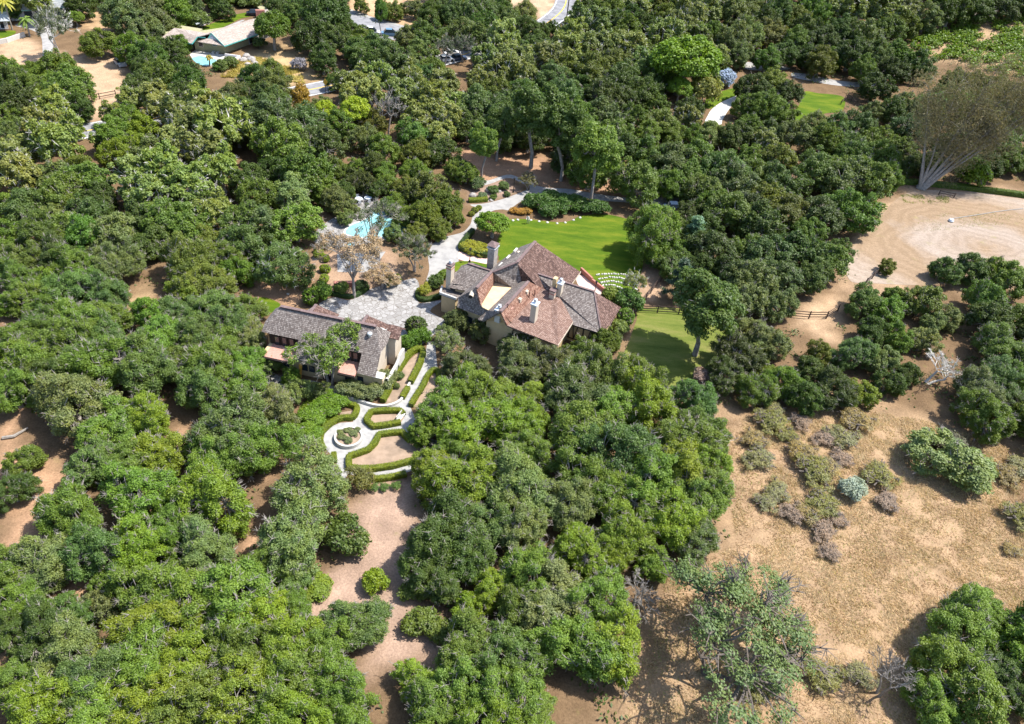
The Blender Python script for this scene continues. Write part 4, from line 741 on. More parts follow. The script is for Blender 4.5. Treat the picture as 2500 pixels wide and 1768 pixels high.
add('BM', '''330 170 220 yg;230 250 230 mid;440 190 240 yg;470 290 260 yg;330 330 250 yg;610 310 200 yg;160 330 150 mid;270 450 170 mid;180 530 200 yg;330 560 300 yg;560 600 330 grey;250 790 320 dark;150 880 230 dark;390 760 260 blue;330 900 230 dark;200 1000 200 dark;590 430 220 mid;810 200 300 blue;900 100 260 mid;700 60 200 grey;560 60 220 grey;330 60 180 grey;1080 130 230 yg;960 260 250 mid;1100 220 260 yg;1200 250 230 mid;820 350 280 mid;1000 450 330 blue;860 560 280 mid;1130 550 300 mid;1280 400 280 mid;1250 520 260 yg;1350 350 200 mid;1370 480 200 yg;1370 580 210 mid;1020 620 260 mid;1340 650 260 mid;1240 720 260 yg;780 660 240 grey;560 760 240 grey;830 860 230 yg;1010 780 250 yg;950 880 170 yg;1280 780 220 mid;1330 820 200 blue;1150 930 150 mid;600 980 260 mid;440 1030 180 yg;720 1080 330 grey;590 1130 250 mid;900 1080 280 mid;340 1120 150 yg;820 1270 330 mid;960 1280 300 yg;680 1250 250 mid;1040 1320 160 mid;340 1290 280 mid;500 1330 300 blue;130 1430 200 yg;330 1450 300 mid;540 1480 300 mid;180 1570 250 mid;440 1590 280 yg;640 1590 180 mid''')
add('BR', '''80 180 180 yg;100 420 230 mid;110 560 240 mid;1290 1130 330 mid;1420 1080 230 mid;1290 1400 400 mid;1150 1530 250 mid;1450 1330 220 blue;1590 1480 200 dark''')
add('RR', '''100 60 250;280 120 300 blue;520 60 300 mid;700 100 330 blue;880 120 300 mid;780 300 330 mid;850 400 200 mid;560 330 300 dark;350 300 280 olive;200 250 250 olive;100 300 250 dark;60 560 250 mid;200 600 300 blue;420 580 300 dark;600 620 280 mid;660 560 180 dark;660 700 180 mid;500 740 240 blue;300 740 280 blue;120 720 250 mid;80 900 260 grey;280 930 220 grey;100 1120 260 grey;250 1180 240 grey;850 900 240 blue;1000 660 120 olive;1000 960 240 mid;1080 880 200 mid;1230 900 250 olive;1400 700 200 blue;1560 690 220 blue;1700 710 220 mid;1800 760 260 mid;1650 900 260 mid;1700 1020 300 dark;1750 1200 330 mid;1650 1150 250 dark;1850 1000 250 mid;1720 1400 280 blue;1850 1400 250 mid;1800 1550 250 dark;900 1100 220 dark;1060 1150 200 mid;1230 1150 200 grey;780 1250 260 blue;950 1280 220 grey;300 1430 260 yg;500 1360 220 dark;650 1480 280 dark;800 1500 230 yg;450 1530 240 dark''')
add('VR', '''100 90 280 grey;300 120 280 blue;80 280 260 grey;250 250 260 grey;480 150 260 olive;620 120 250 mid;760 80 250 syc;950 60 300 syc;1150 80 300 syc;1330 90 250 syc;1500 130 250 grey;1700 80 280 dark;1900 60 280 dark;2100 40 250 blue;2250 30 200 dark;350 420 240 dark;470 330 260 mid;650 330 280 dark;820 250 250 dark;1000 280 300 olive;900 430 280 dark;1100 450 280 blue;1300 450 280 mid;1450 520 260 dark;1250 550 250 dark;1000 560 220 mid;760 450 200 mid;550 430 220 dark;300 650 280 mid;420 720 230 dark;120 700 260 dark;200 830 240 mid;350 880 240 mid;600 990 240 grey;800 1020 280 blue;980 1000 260 blue;1100 1100 260 mid;900 1150 280 blue;700 1120 280 mid;450 1080 280 grey;250 1050 260 dark;100 1000 240 mid;1150 1250 280 mid;1000 1350 280 yg;1200 1380 230 mid;800 1350 300 mid;550 1330 300 mid;330 1300 300 olive;120 1250 280 mid;1230 880 220 dark;1350 830 220 grey;2000 1300 250 dark;2150 1250 250 mid;1600 800 180 dark;2200 900 220 olive;1330 1330 180 dark;1100 880 180 grey''')
add('LL', '''100 330 250 syc;280 180 250 syc;370 270 300 syc;680 200 220 mid;700 310 200 yg;870 160 220 yg;860 270 200 yg;1150 120 300 syc;1350 180 330 syc;1080 240 250 syc;1250 300 280 syc;1000 420 300 syc;850 430 300 syc;1150 500 300 syc;900 560 300 syc;1350 420 250 syc;1300 680 230 syc;1500 470 220 dark;1650 130 350 blue;1850 130 300 blue;1720 260 320 mid;1680 400 200 dark;1950 260 250 dark;1880 430 300 mid;1780 550 250 grey;1560 560 250 mid;120 460 250 syc;320 450 250 grey;500 480 280 mid;380 560 260 mid;600 600 220 dark;150 620 280 blue;60 620 200 mid;320 680 200 grey;250 780 280 mid;550 680 250 dark;420 760 250 mid;520 800 250 mid;680 780 280 grey;850 720 230 dark;1000 700 300 mid;1150 740 300 mid;1250 820 200 olive;950 830 250 dark;1480 720 250 mid;1600 720 280 blue;1800 720 300 mid;1480 850 280 blue;1350 950 250 olive;1150 960 330 olive;1250 1080 280 olive;1050 1000 230 olive;1430 1030 200 mid;1130 1150 200 olive;700 980 280 grey;100 950 260 mid;100 1060 260 mid;350 930 250 dark;450 1000 280 mid;550 1060 280 mid;300 1070 200 mid;650 1150 260 blue;400 1170 300 blue;180 1170 250 mid;550 1200 280 mid;300 1250 250 mid;650 1300 260 mid;450 1330 300 mid;250 1350 250 blue;100 1450 280 mid;300 1480 300 mid;500 1450 300 mid;650 1450 280 blue;920 1280 220 mid;1080 1270 260 blue;1280 1250 300 blue;1480 1240 230 mid;1400 1350 280 blue;1200 1420 280 blue;980 1420 280 mid;800 1500 280 blue;1100 1560 280 mid;1350 1500 300 mid;1520 1420 240 grey;1480 1580 240 mid;200 1590 250 mid;450 1590 280 blue;650 1580 250 mid;900 1600 250 grey;40 1230 150 mid''')
add('TL', '''640 30 250 dark;1000 120 330 grey;1200 100 330 grey;1400 80 280 mid;1150 240 300 grey;1330 200 200 grey;1050 400 260 mid;1200 450 280 dark;1350 400 240 dark;1450 330 160 mid;1150 540 220 dark;1480 540 220 dark;1280 620 300 mid;1100 700 240 blue;1500 650 280 dark;1420 760 280 dark;480 560 300 mid;560 700 330 mid;350 620 260 mid;100 650 280 dark;140 800 300 dark;250 700 280 mid;600 830 260 dark;420 850 300 syc;60 900 200 mid;1060 800 220 syc;1220 780 250 syc;1300 900 280 syc;1600 850 280 syc;1750 900 300 syc;1900 750 280 grey;2050 650 280 dark;2180 700 280 grey;2200 850 280 blue;1950 900 280 blue;900 920 200 syc;1000 980 280 mid;1150 1020 280 yg;1480 980 300 syc;1700 1050 300 syc;1900 1050 280 blue;2100 1000 300 blue;2200 1100 280 mid;300 1050 280 syc;130 1080 250 grey;550 1000 200 syc;780 330 270 olive;1780 60 180 dark;2200 40 200 dark''')
add('TM', '''620 130 400 dark;550 280 300 dark;700 330 250 blue;800 230 180 dark;620 470 260 dark;450 80 250 blue;300 60 200 dark;730 60 200 dark;940 230 110 dark;900 400 280 blue;1050 400 260 blue;1150 480 300 blue;980 500 250 dark;920 40 120 olive;1110 80 150 olive;1200 70 160 olive;1350 60 180 grey;1480 120 230 dark;1600 60 200 blue;1700 120 250 blue;1850 100 300 blue;1950 90 200 dark;1900 200 250 dark;2000 40 200 dark;2120 180 250 blue;2230 130 250 grey;1300 310 220 grey;1450 280 280 blue;1400 420 250 grey;1750 260 230 grey;1900 300 250 blue;2050 350 300 syc;1950 470 280 syc;2130 480 280 syc;1850 500 230 mid;1480 560 220 olive;1300 540 220 grey;2250 420 250 blue;720 640 170 dark;880 650 280 syc;1080 640 260 syc;1320 650 250 syc;1580 660 250 syc;1880 650 250 syc;2080 600 300 syc;2230 620 250 syc;1250 780 300 syc;1500 830 300 syc;1650 850 280 syc;1000 780 280 syc;850 790 230 syc;1980 720 280 olive;2150 800 300 dark;1850 850 350 blue;2050 950 330 dark;1780 1000 300 dark;2250 1000 300 blue;1400 950 300 syc;1600 960 280 syc;740 1000 280 mid;600 830 180 grey;200 620 260 olive;100 760 280 dark;280 720 250 grey;150 900 330 blue;350 950 300 blue;550 1000 250 mid;250 1080 280 mid;480 1080 250 mid;950 1100 250 grey;1350 1080 300 mid;1550 1080 250 syc''')
add('TR', '''70 80 200 dark;200 130 280 grey;280 250 230 dark;500 230 130 dark;400 240 130 dark;750 70 230 dark;900 60 250 mid;1000 120 250 olive;780 220 300 syc;900 250 300 syc;650 300 250 syc;1100 160 250 dark;1150 60 280 syc;1250 200 250 dark;1050 190 220 dark;1250 80 250 syc;1400 120 250 olive;1400 300 300 syc;1500 230 250 syc;1550 80 280 olive;1600 150 250 syc;1700 90 280 syc;1650 280 200 syc;950 370 300 syc;800 400 280 syc;1100 400 300 syc;1200 450 250 syc;600 430 280 syc;450 480 280 syc;350 380 250 dark;120 450 250 syc;60 600 250 syc;250 550 250 grey;1000 520 330 olive;800 600 350 olive;500 650 330 blue;650 560 300 olive;1050 650 330 dark;350 650 280 blue;250 750 280 blue;600 780 300 blue;900 780 330 dark;1050 800 250 dark;750 720 250 dark;1200 750 280 dark;1800 440 200 syc;1330 830 200 mid;1600 860 220 dark;1900 90 300 grey;2050 100 280 grey;2100 250 280 grey;1930 330 280 grey;2200 180 280 dark;2000 430 220 grey;1350 980 300 olive;1450 1050 250 olive;1150 950 280 mid;900 950 330 blue;700 950 280 mid;450 950 300 dark;200 950 300 blue;100 850 300 blue;1000 1080 300 mid;750 1090 300 mid;550 1070 280 mid;300 1090 280 dark;100 1080 250 dark;1250 1080 250 mid;1750 1070 230 grey;1950 1080 280 dark;2150 700 330 dark;2060 850 230 mid;2250 900 280 mid;2200 1050 280 blue;1600 1080 180 mid''')
add('LN', '''600 170 250 mid;480 60 250 dark;700 200 230 mid;880 230 300 mid;800 50 250 dark;950 100 250 mid;1100 120 280 blue;1180 200 250 mid;1060 250 200 mid;1250 100 280 mid;1400 180 280 blue;1300 280 250 mid;1500 250 300 blue;1650 150 280 mid;1450 400 300 mid;1600 380 280 mid;1350 370 200 mid;1650 500 280 dark;1300 500 220 dark;1350 650 280 dark;1500 650 300 dark;1650 700 280 blue;1280 740 200 dark;1480 800 250 dark;1600 850 280 grey;1620 1000 280 grey;1700 1150 250 grey;1560 1180 210 grey;1620 1260 180 grey;1430 1400 240 dark;700 1200 180 mid;560 1260 220 mid;650 1350 300 blue;500 1380 280 mid;850 1400 300 yg;980 1500 220 yg;830 1500 250 yg;150 1210 230 grey;300 1290 270 grey;60 1520 150 yg;200 1550 250 yg;400 1550 250 mid;1680 1400 180 yg''')
add('P', '''1150 330 420 olive;1000 150 300 mid;900 300 250 olive;1300 450 330 olive;1100 570 330 olive;1250 680 230 olive;1400 590 180 olive;300 470 260 grey;200 400 250 grey;330 580 160 grey;150 300 280 mid;450 100 250 mid;600 80 280 dark;500 250 250 dark;560 250 180 yg;1500 150 250 mid;1400 100 250 mid;820 420 220 mid''')
add('H', '330 930 280 grey;600 1010 300 grey;230 1080 250 grey;880 1120 320 grey;1130 1220 260 mid;1500 1250 220 mid;1950 1130 200 blue'); add('G', '120 1150 300 blue;420 1430 190 mid;270 1310 200 grey;690 1570 180 grey;60 1450 200 mid'); add('VR', '1720 640 200 olive;1880 650 200 olive;2040 690 220 olive;2200 720 220 olive;1650 720 180 grey;1960 760 200 olive;2150 820 200 olive;1800 760 200 grey'); add('P', '250 150 240 mid;420 200 230 dark;700 130 240 mid;330 330 200 dark;640 300 190 dark;760 260 200 mid'); add('BL', '60 1080 220 mid;300 1140 200 dark;430 1100 150 grey;150 1130 180 mid;60 1200 200 dark;460 1000 140 mid;150 1010 160 grey;330 1190 180 mid;1180 250 200 grey;1130 300 200 mid'); add('P', '900 560 230 olive;790 730 200 grey;760 470 180 mid;1010 720 230 olive'); add('RR', '180 1300 260 yg;120 1480 250 mid;560 1250 180 olive;1000 1430 200 dark;1130 1380 170 dark;1420 1000 180 grey;1300 1040 170 grey'); add('K', '110 560 280 grey;20 760 260 mid;60 1010 260 mid;170 640 180 mid'); add('TL', '80 560 220 mid;250 560 200 mid')
CLEAR = [('F', [(575, 660), (690, 570), (720, 490), (830, 440), (1050, 370), (1200, 345), (1330, 360), (1400, 440), (1460, 480), (1430, 560), (1480, 640), (1620, 760), (1500, 870), (1400, 800), (1290, 765), (1000, 720), (950, 860), (910, 950), (950, 1060), (900, 1090), (890, 1200), (870, 1290), (1000, 1400), (950, 1500), (830, 1560), (700, 1390), (700, 1330), (800, 1200), (800, 1090), (750, 1080), (700, 1000), (650, 920), (600, 830)]),
         ('F', [(1640, 960), (1900, 920), (2050, 950), (2296, 1040), (2400, 1330), (2070, 1330), (2010, 1720), (1350, 1720), (1450, 1450), (1500, 1310), (1660, 1220)]),
         ('F', [(1905, 620), (1960, 470), (2060, 420), (2400, 440), (2400, 590), (2100, 600), (1970, 630)]), ('F', [(360, 90), (560, 20), (640, 30), (660, 100), (700, 110), (690, 190), (520, 150), (420, 140)]),
         ('F', [(-100, 80), (210, 60), (230, 150), (270, 260), (180, 300), (150, 250), (60, 160), (-100, 160)]), ('F', [(770, 20), (840, -10), (1010, 60), (1000, 90), (960, 90)]), ('F', [(1150, -60), (1310, -60), (1260, 60), (1210, 60)]),
         ('F', [(1570, 250), (1640, 170), (1900, 195), (1890, 250), (1640, 280)]), ('F', [(2000, 120), (2150, 60), (2400, 10), (2400, 190), (2130, 170)]), ('BL', [(730, 520), (850, 330), (830, 460), (720, 640)]),
         ('BL', [(-60, 250), (100, 260), (90, 430), (270, 570), (270, 640), (180, 690), (100, 840), (-60, 840)]), ('BL', [(260, 995), (470, 975), (460, 1030), (370, 1060), (270, 1045)]), ('BL', [(1010, 880), (1120, 770), (1140, 620), (1150, 800), (1060, 900)]),
         ('LL', [(-60, 1290), (110, 1310), (120, 1370), (-60, 1410)]), ('LL', [(740, 1220), (840, 1150), (870, 1150), (850, 1300), (790, 1360)]), ('TL', [(600, 460), (960, 420), (1010, 520), (960, 760), (1040, 900), (830, 1030), (560, 1040), (700, 820)]),
         ('TM', [(520, 690), (560, 640), (690, 650), (690, 740), (570, 760)]), ('LL', [(-60, 255), (190, 265), (180, 300), (-60, 300)]), ('TL', [(620, 1060), (650, 1025), (830, 1015), (830, 1055)]), ('TM', [(-150, 520), (200, 440), (340, 360), (500, 520), (540, 640), (420, 660), (120, 620), (-150, 620)]),
         ('TM', [(1540, 380), (1780, 360), (1760, 500), (1580, 520)]), ('RR', [(420, 1010), (600, 860), (640, 1050), (520, 1130), (410, 1070)])]
CLEARW = [world(k, p) for k, p in CLEAR]
# where each tree stands, in words
REG = [('F', [(640, 900), (1700, 880), (1720, 1700), (830, 1700), (960, 1200)], 'in the grove between knot garden and dry grass slope'),
       ('F', [(-200, 1000), (860, 1000), (900, 1900), (-200, 1900)], 'in the wood on the bank below the knot garden'),
       ('F', [(-200, 620), (640, 620), (720, 1000), (-200, 1000)], 'in the wood behind the guest house end wall'),
       ('F', [(-200, 300), (720, 300), (720, 620), (-200, 620)], 'in the wood between the pool and road'),
       ('F', [(720, 300), (1060, 300), (1060, 560), (720, 560)], 'around the swimming pool beside the driveway'),
       ('F', [(1060, 130), (1680, 130), (1500, 460), (1060, 420)], 'behind the driveway that passes the large lawn'),
       ('F', [(1400, 260), (2050, 260), (1950, 660), (1500, 660)], 'in the grove between lawn and riding ground'),
       ('F', [(1500, 560), (2500, 560), (2500, 1000), (1500, 1000)], 'around the rail fence below the riding ground'),
       ('F', [(1640, 1000), (2600, 1000), (2600, 1900), (1300, 1900)], 'on the dry grass slope'),
       ('F', [(1650, -100), (2500, -100), (2500, 430), (1650, 430)], 'below the vineyard hill'),
       ('F', [(-200, -100), (760, -100), (760, 320), (-200, 320)], 'on the hillside around the ranch house'), ('F', [(760, -100), (1300, -100), (1300, 330), (760, 330)], 'along the public road')]
def region(px):
    f = np.array([[px[0] * .9184, px[1] * .9184]])
    for k, p, s_ in REG:
        if inpoly(f, p)[0]: return s_
    return 'in the wooded canyon beyond the road'
PLAN = []
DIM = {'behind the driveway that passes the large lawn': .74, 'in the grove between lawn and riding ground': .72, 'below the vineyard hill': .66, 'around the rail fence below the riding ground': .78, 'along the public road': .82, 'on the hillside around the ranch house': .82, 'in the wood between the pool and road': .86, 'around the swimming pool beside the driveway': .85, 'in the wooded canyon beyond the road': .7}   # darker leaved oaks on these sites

def species(code, D, far):
    if code == 'syc': return 'syc%d' % R.integers(3), 'sycamore_tree', 'sycamore', 'leafy sycamore', m_leaf, m_barkp
    return ('far%d' % R.integers(4) if far else 'oak%d' % R.integers(6)), 'oak_tree', 'oak', 'live oak', m_leaf, m_bark
def put(px, Dpx, code, force=False):
    zc = 4.
    for _ in range(4):
        p = g('S', px[0], px[1], zc); D = Dpx / ppm(p); zc = (.42 if code != 'syc' else .5) * D + .5
    D = min(max(D, 2.5), 14.)
    for (x, y, r_) in TREES:
        if (x - p[0]) ** 2 + (y - p[1]) ** 2 < (.44 * (r_ + D / 2)) ** 2: return None
    TREES.append((p[0], p[1], D / 2)); far = proj(p)[2] > 118
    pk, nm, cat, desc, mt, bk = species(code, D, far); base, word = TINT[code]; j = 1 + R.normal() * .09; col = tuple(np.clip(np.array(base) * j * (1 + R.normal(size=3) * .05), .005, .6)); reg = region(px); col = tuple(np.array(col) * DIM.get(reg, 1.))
    size = 'small' if D < 5 else 'broad' if D > 8.5 else 'medium'
    PLAN.append((pk, p[0], p[1], D * 1.05, col, nm, ('%s %s %s %s' % (size, word, desc, reg)).replace('medium ', ''), cat, ('%ss %s' % (nm.replace('_', ' '), reg)), mt, bk, R.uniform(.9, 1.12)))
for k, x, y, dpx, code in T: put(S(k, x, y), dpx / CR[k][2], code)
nlisted = len(TREES)
# trees the list leaves out: fill the closed wood, and carry it on past the edges of the photograph
def fill(n, x0, x1, y0, y1):
    for _ in range(n):
        x, y = R.uniform(x0, x1), R.uniform(y0, y1); D = R.uniform(5.5, 8.5) * (1 if y < 150 else 1.15); px = proj((x, y, D * .5 + .6 + float(HT(x, y)))); gp = proj((x, y, 0.))
        if px[2] < 20 or not (-230 < px[0] < 2730 and -170 < px[1] < 2350): continue
        if any(abs(x - a) < 20 and abs(y - b) < 20 and (x - a) ** 2 + (y - b) ** 2 < (.66 * (r_ + D / 2)) ** 2 for a, b, r_ in TREES): continue
        ring = [(x + D * .45 * math.cos(a), y + D * .45 * math.sin(a)) for a in np.arange(0, 6.28, .785)] + [(x, y)]; bad = False
        for W in CLEARW:
            if inpoly(np.array(ring), W).any(): bad = True; break
        # the crown must not stand in front of an open place either
        if not bad:
            rpx = D * .5 * F_PX / px[2]; u_ = np.array([up(px[0] + a * rpx, px[1] + b * rpx * .8, 0.)[:2] for a, b in ((0, 0), (1, 0), (-1, 0), (0, -1), (.7, -.7), (-.7, -.7), (.7, .7), (-.7, .7))])
            for W in CLEARW:
                if inpoly(u_, W).any(): bad = True; break
        if not bad:
            rp = np.array([p_[:2] for p_ in ROADP]); bad = np.min(np.hypot(rp[:, 0] - x, rp[:, 1] - y)) < D / 2 + 2.5
        if bad: continue
        code = random.choice(['mid', 'dark', 'blue', 'mid', 'grey', 'olive'] + (['syc', 'syc'] if y > 150 and x < 60 else [])); TREES.append((x, y, D / 2)); pk, nm, cat, desc, mt, bk = species(code, D, px[2] > 118)
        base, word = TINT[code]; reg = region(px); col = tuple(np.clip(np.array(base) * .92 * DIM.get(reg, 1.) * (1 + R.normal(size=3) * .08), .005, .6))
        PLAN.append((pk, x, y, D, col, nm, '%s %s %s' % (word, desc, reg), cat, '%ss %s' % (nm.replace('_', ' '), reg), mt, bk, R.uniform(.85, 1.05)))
ROADP = catmull([(p[0], p[1], 0) for p in ROAD], 3.)
fill(5400, -190, 260, 8, 370)
# the oaks that show largest are objects of their own; the rest of the canopy is one wood
def shown(t):
    a = proj((t[1], t[2], t[3] * .5 + float(HT(t[1], t[2])))); return t[3] * F_PX / a[2] * (1. if 0 < a[0] < 2500 and 0 < a[1] < 1768 else .35)
MARKS = [('K', 647, 1065, 'the round rose planter'), ('G2', 100, 1200, 'the iron gate'), ('BL', 60, 380, 'the fallen log'), ('BL', 800, 470, 'the stepping stones'), ('BL', 370, 1020, 'the small bare clearing'), ('BL', 1400, 1120, 'the mulched strip edge'), ('BL', 1600, 1480, 'the end of the mulched strip'), ('BM', 1050, 1110, 'the tangled dead tree'), ('BR', 60, 1370, 'the gaunt leaning oak'), ('BR', 880, 1480, 'the upright dead tree'), ('BR', 1170, 390, 'the elder bush'), ('LN', 600, 1130, 'the half-timbered wing'), ('LN', 1240, 1290, 'the tall lower lawn oak'), ('LN', 1210, 1510, 'the round lower lawn bush'), ('K', 1480, 1240, 'the large soil bed hedge'), ('K', 1580, 500, 'the sloping garden walk'), ('RR', 500, 1025, 'the brown rail fence'), ('RR', 890, 760, 'the riding ground fence'), ('RR', 1250, 1450, 'the fallen dead oak'), ('VR', 1450, 1500, 'the leaning eucalyptus'), ('VR', 650, 830, 'the far lawn'), ('VR', 1400, 330, 'the vineyard corner'), ('TR', 1490, 700, 'the huge lime green tree'), ('TR', 1850, 690, 'the blue flowering bush'), ('TR', 600, 160, 'the utility pole'), ('TM', 643, 750, 'the yellow road sign'), ('TM', 1650, 460, 'the parked cars'), ('TM', 1085, 320, 'the columnar tree'), ('TM', 1130, 1100, 'the leafless brown tree'), ('R', 1000, 850, 'the ranch house'), ('R', 300, 950, 'the ranch house spa'), ('TL', 350, 150, 'the white house'), ('TL', 850, 790, 'the dirt bank fence'), ('TL', 740, 1040, 'the road gap'), ('P', 640, 560, 'the pool steps'), ('P', 500, 440, 'the patio tables'), ('G', 400, 600, 'the forked oak'), ('G', 200, 820, 'the small lawn patch'), ('LL', 800, 1300, 'the sandy gully'), ('LL', 60, 1350, 'the bare dirt patch'), ('LL', 60, 280, 'the road end'), ('LN', 985, 690, 'the lawn oak'), ('LN', 1215, 640, 'the blue cedar'), ('LN', 1115, 405, 'the dark parked car'), ('LN', 425, 228, 'the bark mulch'), ('LL', 700, 700, 'the sycamore slope')]
MARKP = np.array([g(k, x, y)[:2] for k, x, y, s_ in MARKS]); ORD = 'first second third fourth fifth sixth seventh eighth ninth tenth eleventh twelfth thirteenth fourteenth fifteenth sixteenth seventeenth eighteenth nineteenth twentieth'.split()
def relabel(ts):
    by = {}
    for i, t in enumerate(ts):
        d_ = np.hypot(MARKP[:, 0] - t[1], MARKP[:, 1] - t[2]); m_ = int(np.argmin(d_)); j = t[6].index(' in ') if ' in ' in t[6] else min([t[6].index(w_) for w_ in (' on ', ' around ', ' behind ', ' below ', ' along ') if w_ in t[6]]); by.setdefault((t[6][:j], m_), []).append((float(d_[m_]), i))
    out = list(ts)
    for (hd, m_), L in by.items():
        for r_, (d_, i) in enumerate(sorted(L)):
            t = list(ts[i]); t[6] = (hd + ' beside ' if d_ < 7 else hd + ' closest to ') + MARKS[m_][3] if r_ == 0 else '%s %s out from %s' % (ORD[min(r_, 19)], hd, MARKS[m_][3]); out[i] = tuple(t)
    return out
oaks = sorted([t for t in PLAN if t[5] == 'oak_tree'], key=shown, reverse=True); own = oaks[:285]; rest = oaks[285:]
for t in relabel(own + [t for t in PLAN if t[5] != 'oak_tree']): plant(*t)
def woodland(rest):
    keys = ['far0', 'far1', 'far2', 'far3']; pc_ = bpy.data.collections.new('woodland_kinds'); ml_ = leafmat('wood_leaf'); n_ = ml_.node_tree
    for x in [x for x in n_.nodes if x.type == 'OBJECT_INFO']:
        at = nd(n_, 'ShaderNodeAttribute'); at.attribute_type = 'INSTANCER'; at.attribute_name = 'tint'
        for l in list(x.outputs['Color'].links): lk(n_, at.outputs['Color'], l.to_socket)
        n_.nodes.remove(x)
    for k in keys:
        c, t, cz, H = PROTO[k]; me = bpy.data.meshes.new('tree_' + k); import bmesh
        bm = bmesh.new(); bm.from_mesh(c); nc = len(bm.faces); bm.from_mesh(t); bm.faces.ensure_lookup_table()
        for i in range(nc, len(bm.faces)): bm.faces[i].material_index = 1
        bm.to_mesh(me); bm.free(); me.materials.append(ml_); me.materials.append(m_bark); pc_.objects.link(bpy.data.objects.new('tree_' + k, me))
    n = len(rest); base = bpy.data.meshes.new('woodland'); base.vertices.add(n)
    base.vertices.foreach_set('co', np.array([(t[1], t[2], float(HT(t[1], t[2])) - .03) for t in rest], np.float32).ravel())
    for nm, ty, val, key in (('rot', 'FLOAT', R.random(n) * 6.283, 'value'), ('scl', 'FLOAT_VECTOR', np.array([(t[3] / 8, t[3] / 8, t[3] / 8 * t[11]) for t in rest]), 'vector'), ('kindid', 'INT', R.integers(0, 4, n), 'value'), ('tint', 'FLOAT_COLOR', np.array([(*t[4], 1) for t in rest]), 'color')):
        a = base.attributes.new(nm, ty, 'POINT'); a.data.foreach_set(key, np.asarray(val, np.int32 if ty == 'INT' else np.float32).ravel())
    o = link('woodland', base); tag(o, 'distant closed canopy of small oaks filling the canyon', 'woodland', None, 'stuff')
    ng = bpy.data.node_groups.new('wood', 'GeometryNodeTree'); ng.interface.new_socket('Geometry', in_out='INPUT', socket_type='NodeSocketGeometry'); ng.interface.new_socket('Geometry', in_out='OUTPUT', socket_type='NodeSocketGeometry')
    N = ng.nodes; L = ng.links; gi = N.new('NodeGroupInput'); go = N.new('NodeGroupOutput'); iop = N.new('GeometryNodeInstanceOnPoints'); ci = N.new('GeometryNodeCollectionInfo'); ci.inputs['Collection'].default_value = pc_; ci.inputs['Separate Children'].default_value = True; ci.inputs['Reset Children'].default_value = True
    def at(nm, ty): a = N.new('GeometryNodeInputNamedAttribute'); a.data_type = ty; a.inputs['Name'].default_value = nm; return a.outputs['Attribute']
    cx = N.new('ShaderNodeCombineXYZ'); L.new(at('rot', 'FLOAT'), cx.inputs[2]); L.new(gi.outputs[0], iop.inputs['Points']); L.new(ci.outputs[0], iop.inputs['Instance']); iop.inputs['Pick Instance'].default_value = True
    L.new(at('kindid', 'INT'), iop.inputs['Instance Index']); L.new(cx.outputs[0], iop.inputs['Rotation']); L.new(at('scl', 'FLOAT_VECTOR'), iop.inputs['Scale']); L.new(iop.outputs[0], go.inputs[0])
    md = o.modifiers.new('wood', 'NODES'); md.node_group = ng
if rest: woodland(rest)
print('TREES', nlisted, len(TREES), len(oaks))

# ------------------------------------------------------------------ trees with a look of their own
def special(pk, k, bx_, by_, D, col, name, label, cat, mat=None, bark=None, st=1., rz=None, lean=None, group=None, Dp=8.):
    p = g(k, bx_, by_); return plant(pk, p[0], p[1], D, col, name, label, cat, group, mat, bark, st, rz, lean, Dp)
special('oak2', 'LN', 940, 690, 9.4, TINT['mid'][0], 'oak_tree', 'single live oak on the lawn casting a wide shadow', 'oak', st=1.25)
special('tall0', 'LN', 1240, 1290, 10.5, TINT['dark'][0], 'oak_tree', 'tall dark oak standing alone on the thin lower lawn', 'oak', st=.8)
special('round0', 'TR', 1490, 760, 15.5, TINT['lime'][0], 'broadleaf_tree', 'huge rounded bright lime green tree above the curved drive', 'tree', st=.85)
special('round1', 'TR', 1480, 830, 6, TINT['lime'][0], 'broadleaf_tree', 'small lime green tree below the huge rounded one', 'tree')
special('round1', 'P', 1745, 790, 5.6, (.13, .235, .012), 'camphor_tree', 'bright green camphor tree beside the driveway and flower bed', 'tree', st=.8)
special('round0', 'TM', 235, 400, 9.5, (.085, .15, .012), 'broadleaf_tree', 'rounded yellow green tree at the ranch house end', 'tree', st=.9)
special('wisp0', 'G', 1025, 720, 9.2, TINT['tan'][0], 'oak_tree', 'dying oak with tan leaves beside the flagstone court', 'oak', m_leafd, m_bark, st=.95, rz=.6)
special('sparse1', 'G', 1290, 640, 6.4, (.36, .27, .17), 'oak_tree', 'low dying oak with straw coloured leaves over the court edge', 'oak', m_leafd, m_bark, st=.62)
special('wisp1', 'P', 650, 985, 8.2, (.085, .12, .05), 'oak_tree', 'thin grey green oak leaning over the pool', 'oak', st=.95, rz=2.)
special('sparse0', 'P', 1000, 1130, 6.5, (.085, .12, .05), 'oak_tree', 'sparse grey green oak between the patio and the driveway', 'oak', rz=4.)
special('oak3', 'G', 360, 600, 8.0, TINT['blue'][0], 'oak_tree', 'spreading oak with forked pale trunk on reddish soil beside the pool deck', 'oak', bark=m_barkp, st=1.05)
special('sparse1', 'G', 800, 1530, 8.6, TINT['mid'][0], 'oak_tree', 'open oak with pale limbs leaning over the guest house roof', 'oak', bark=m_bark, st=1.05, rz=1.)
special('sparse0', 'G', 1900, 1300, 4.6, TINT['grey'][0], 'oak_tree', 'slender grey green oak beside the sloping garden walk', 'oak')
special('gaunt0', 'BR', 60, 1370, 18.5, (.12, .185, .07), 'oak_tree', 'gaunt leaning oak with sparse leaves on the dry slope', 'oak', bark=m_barkd, st=.62, rz=.3, lean=(-.05, .3))
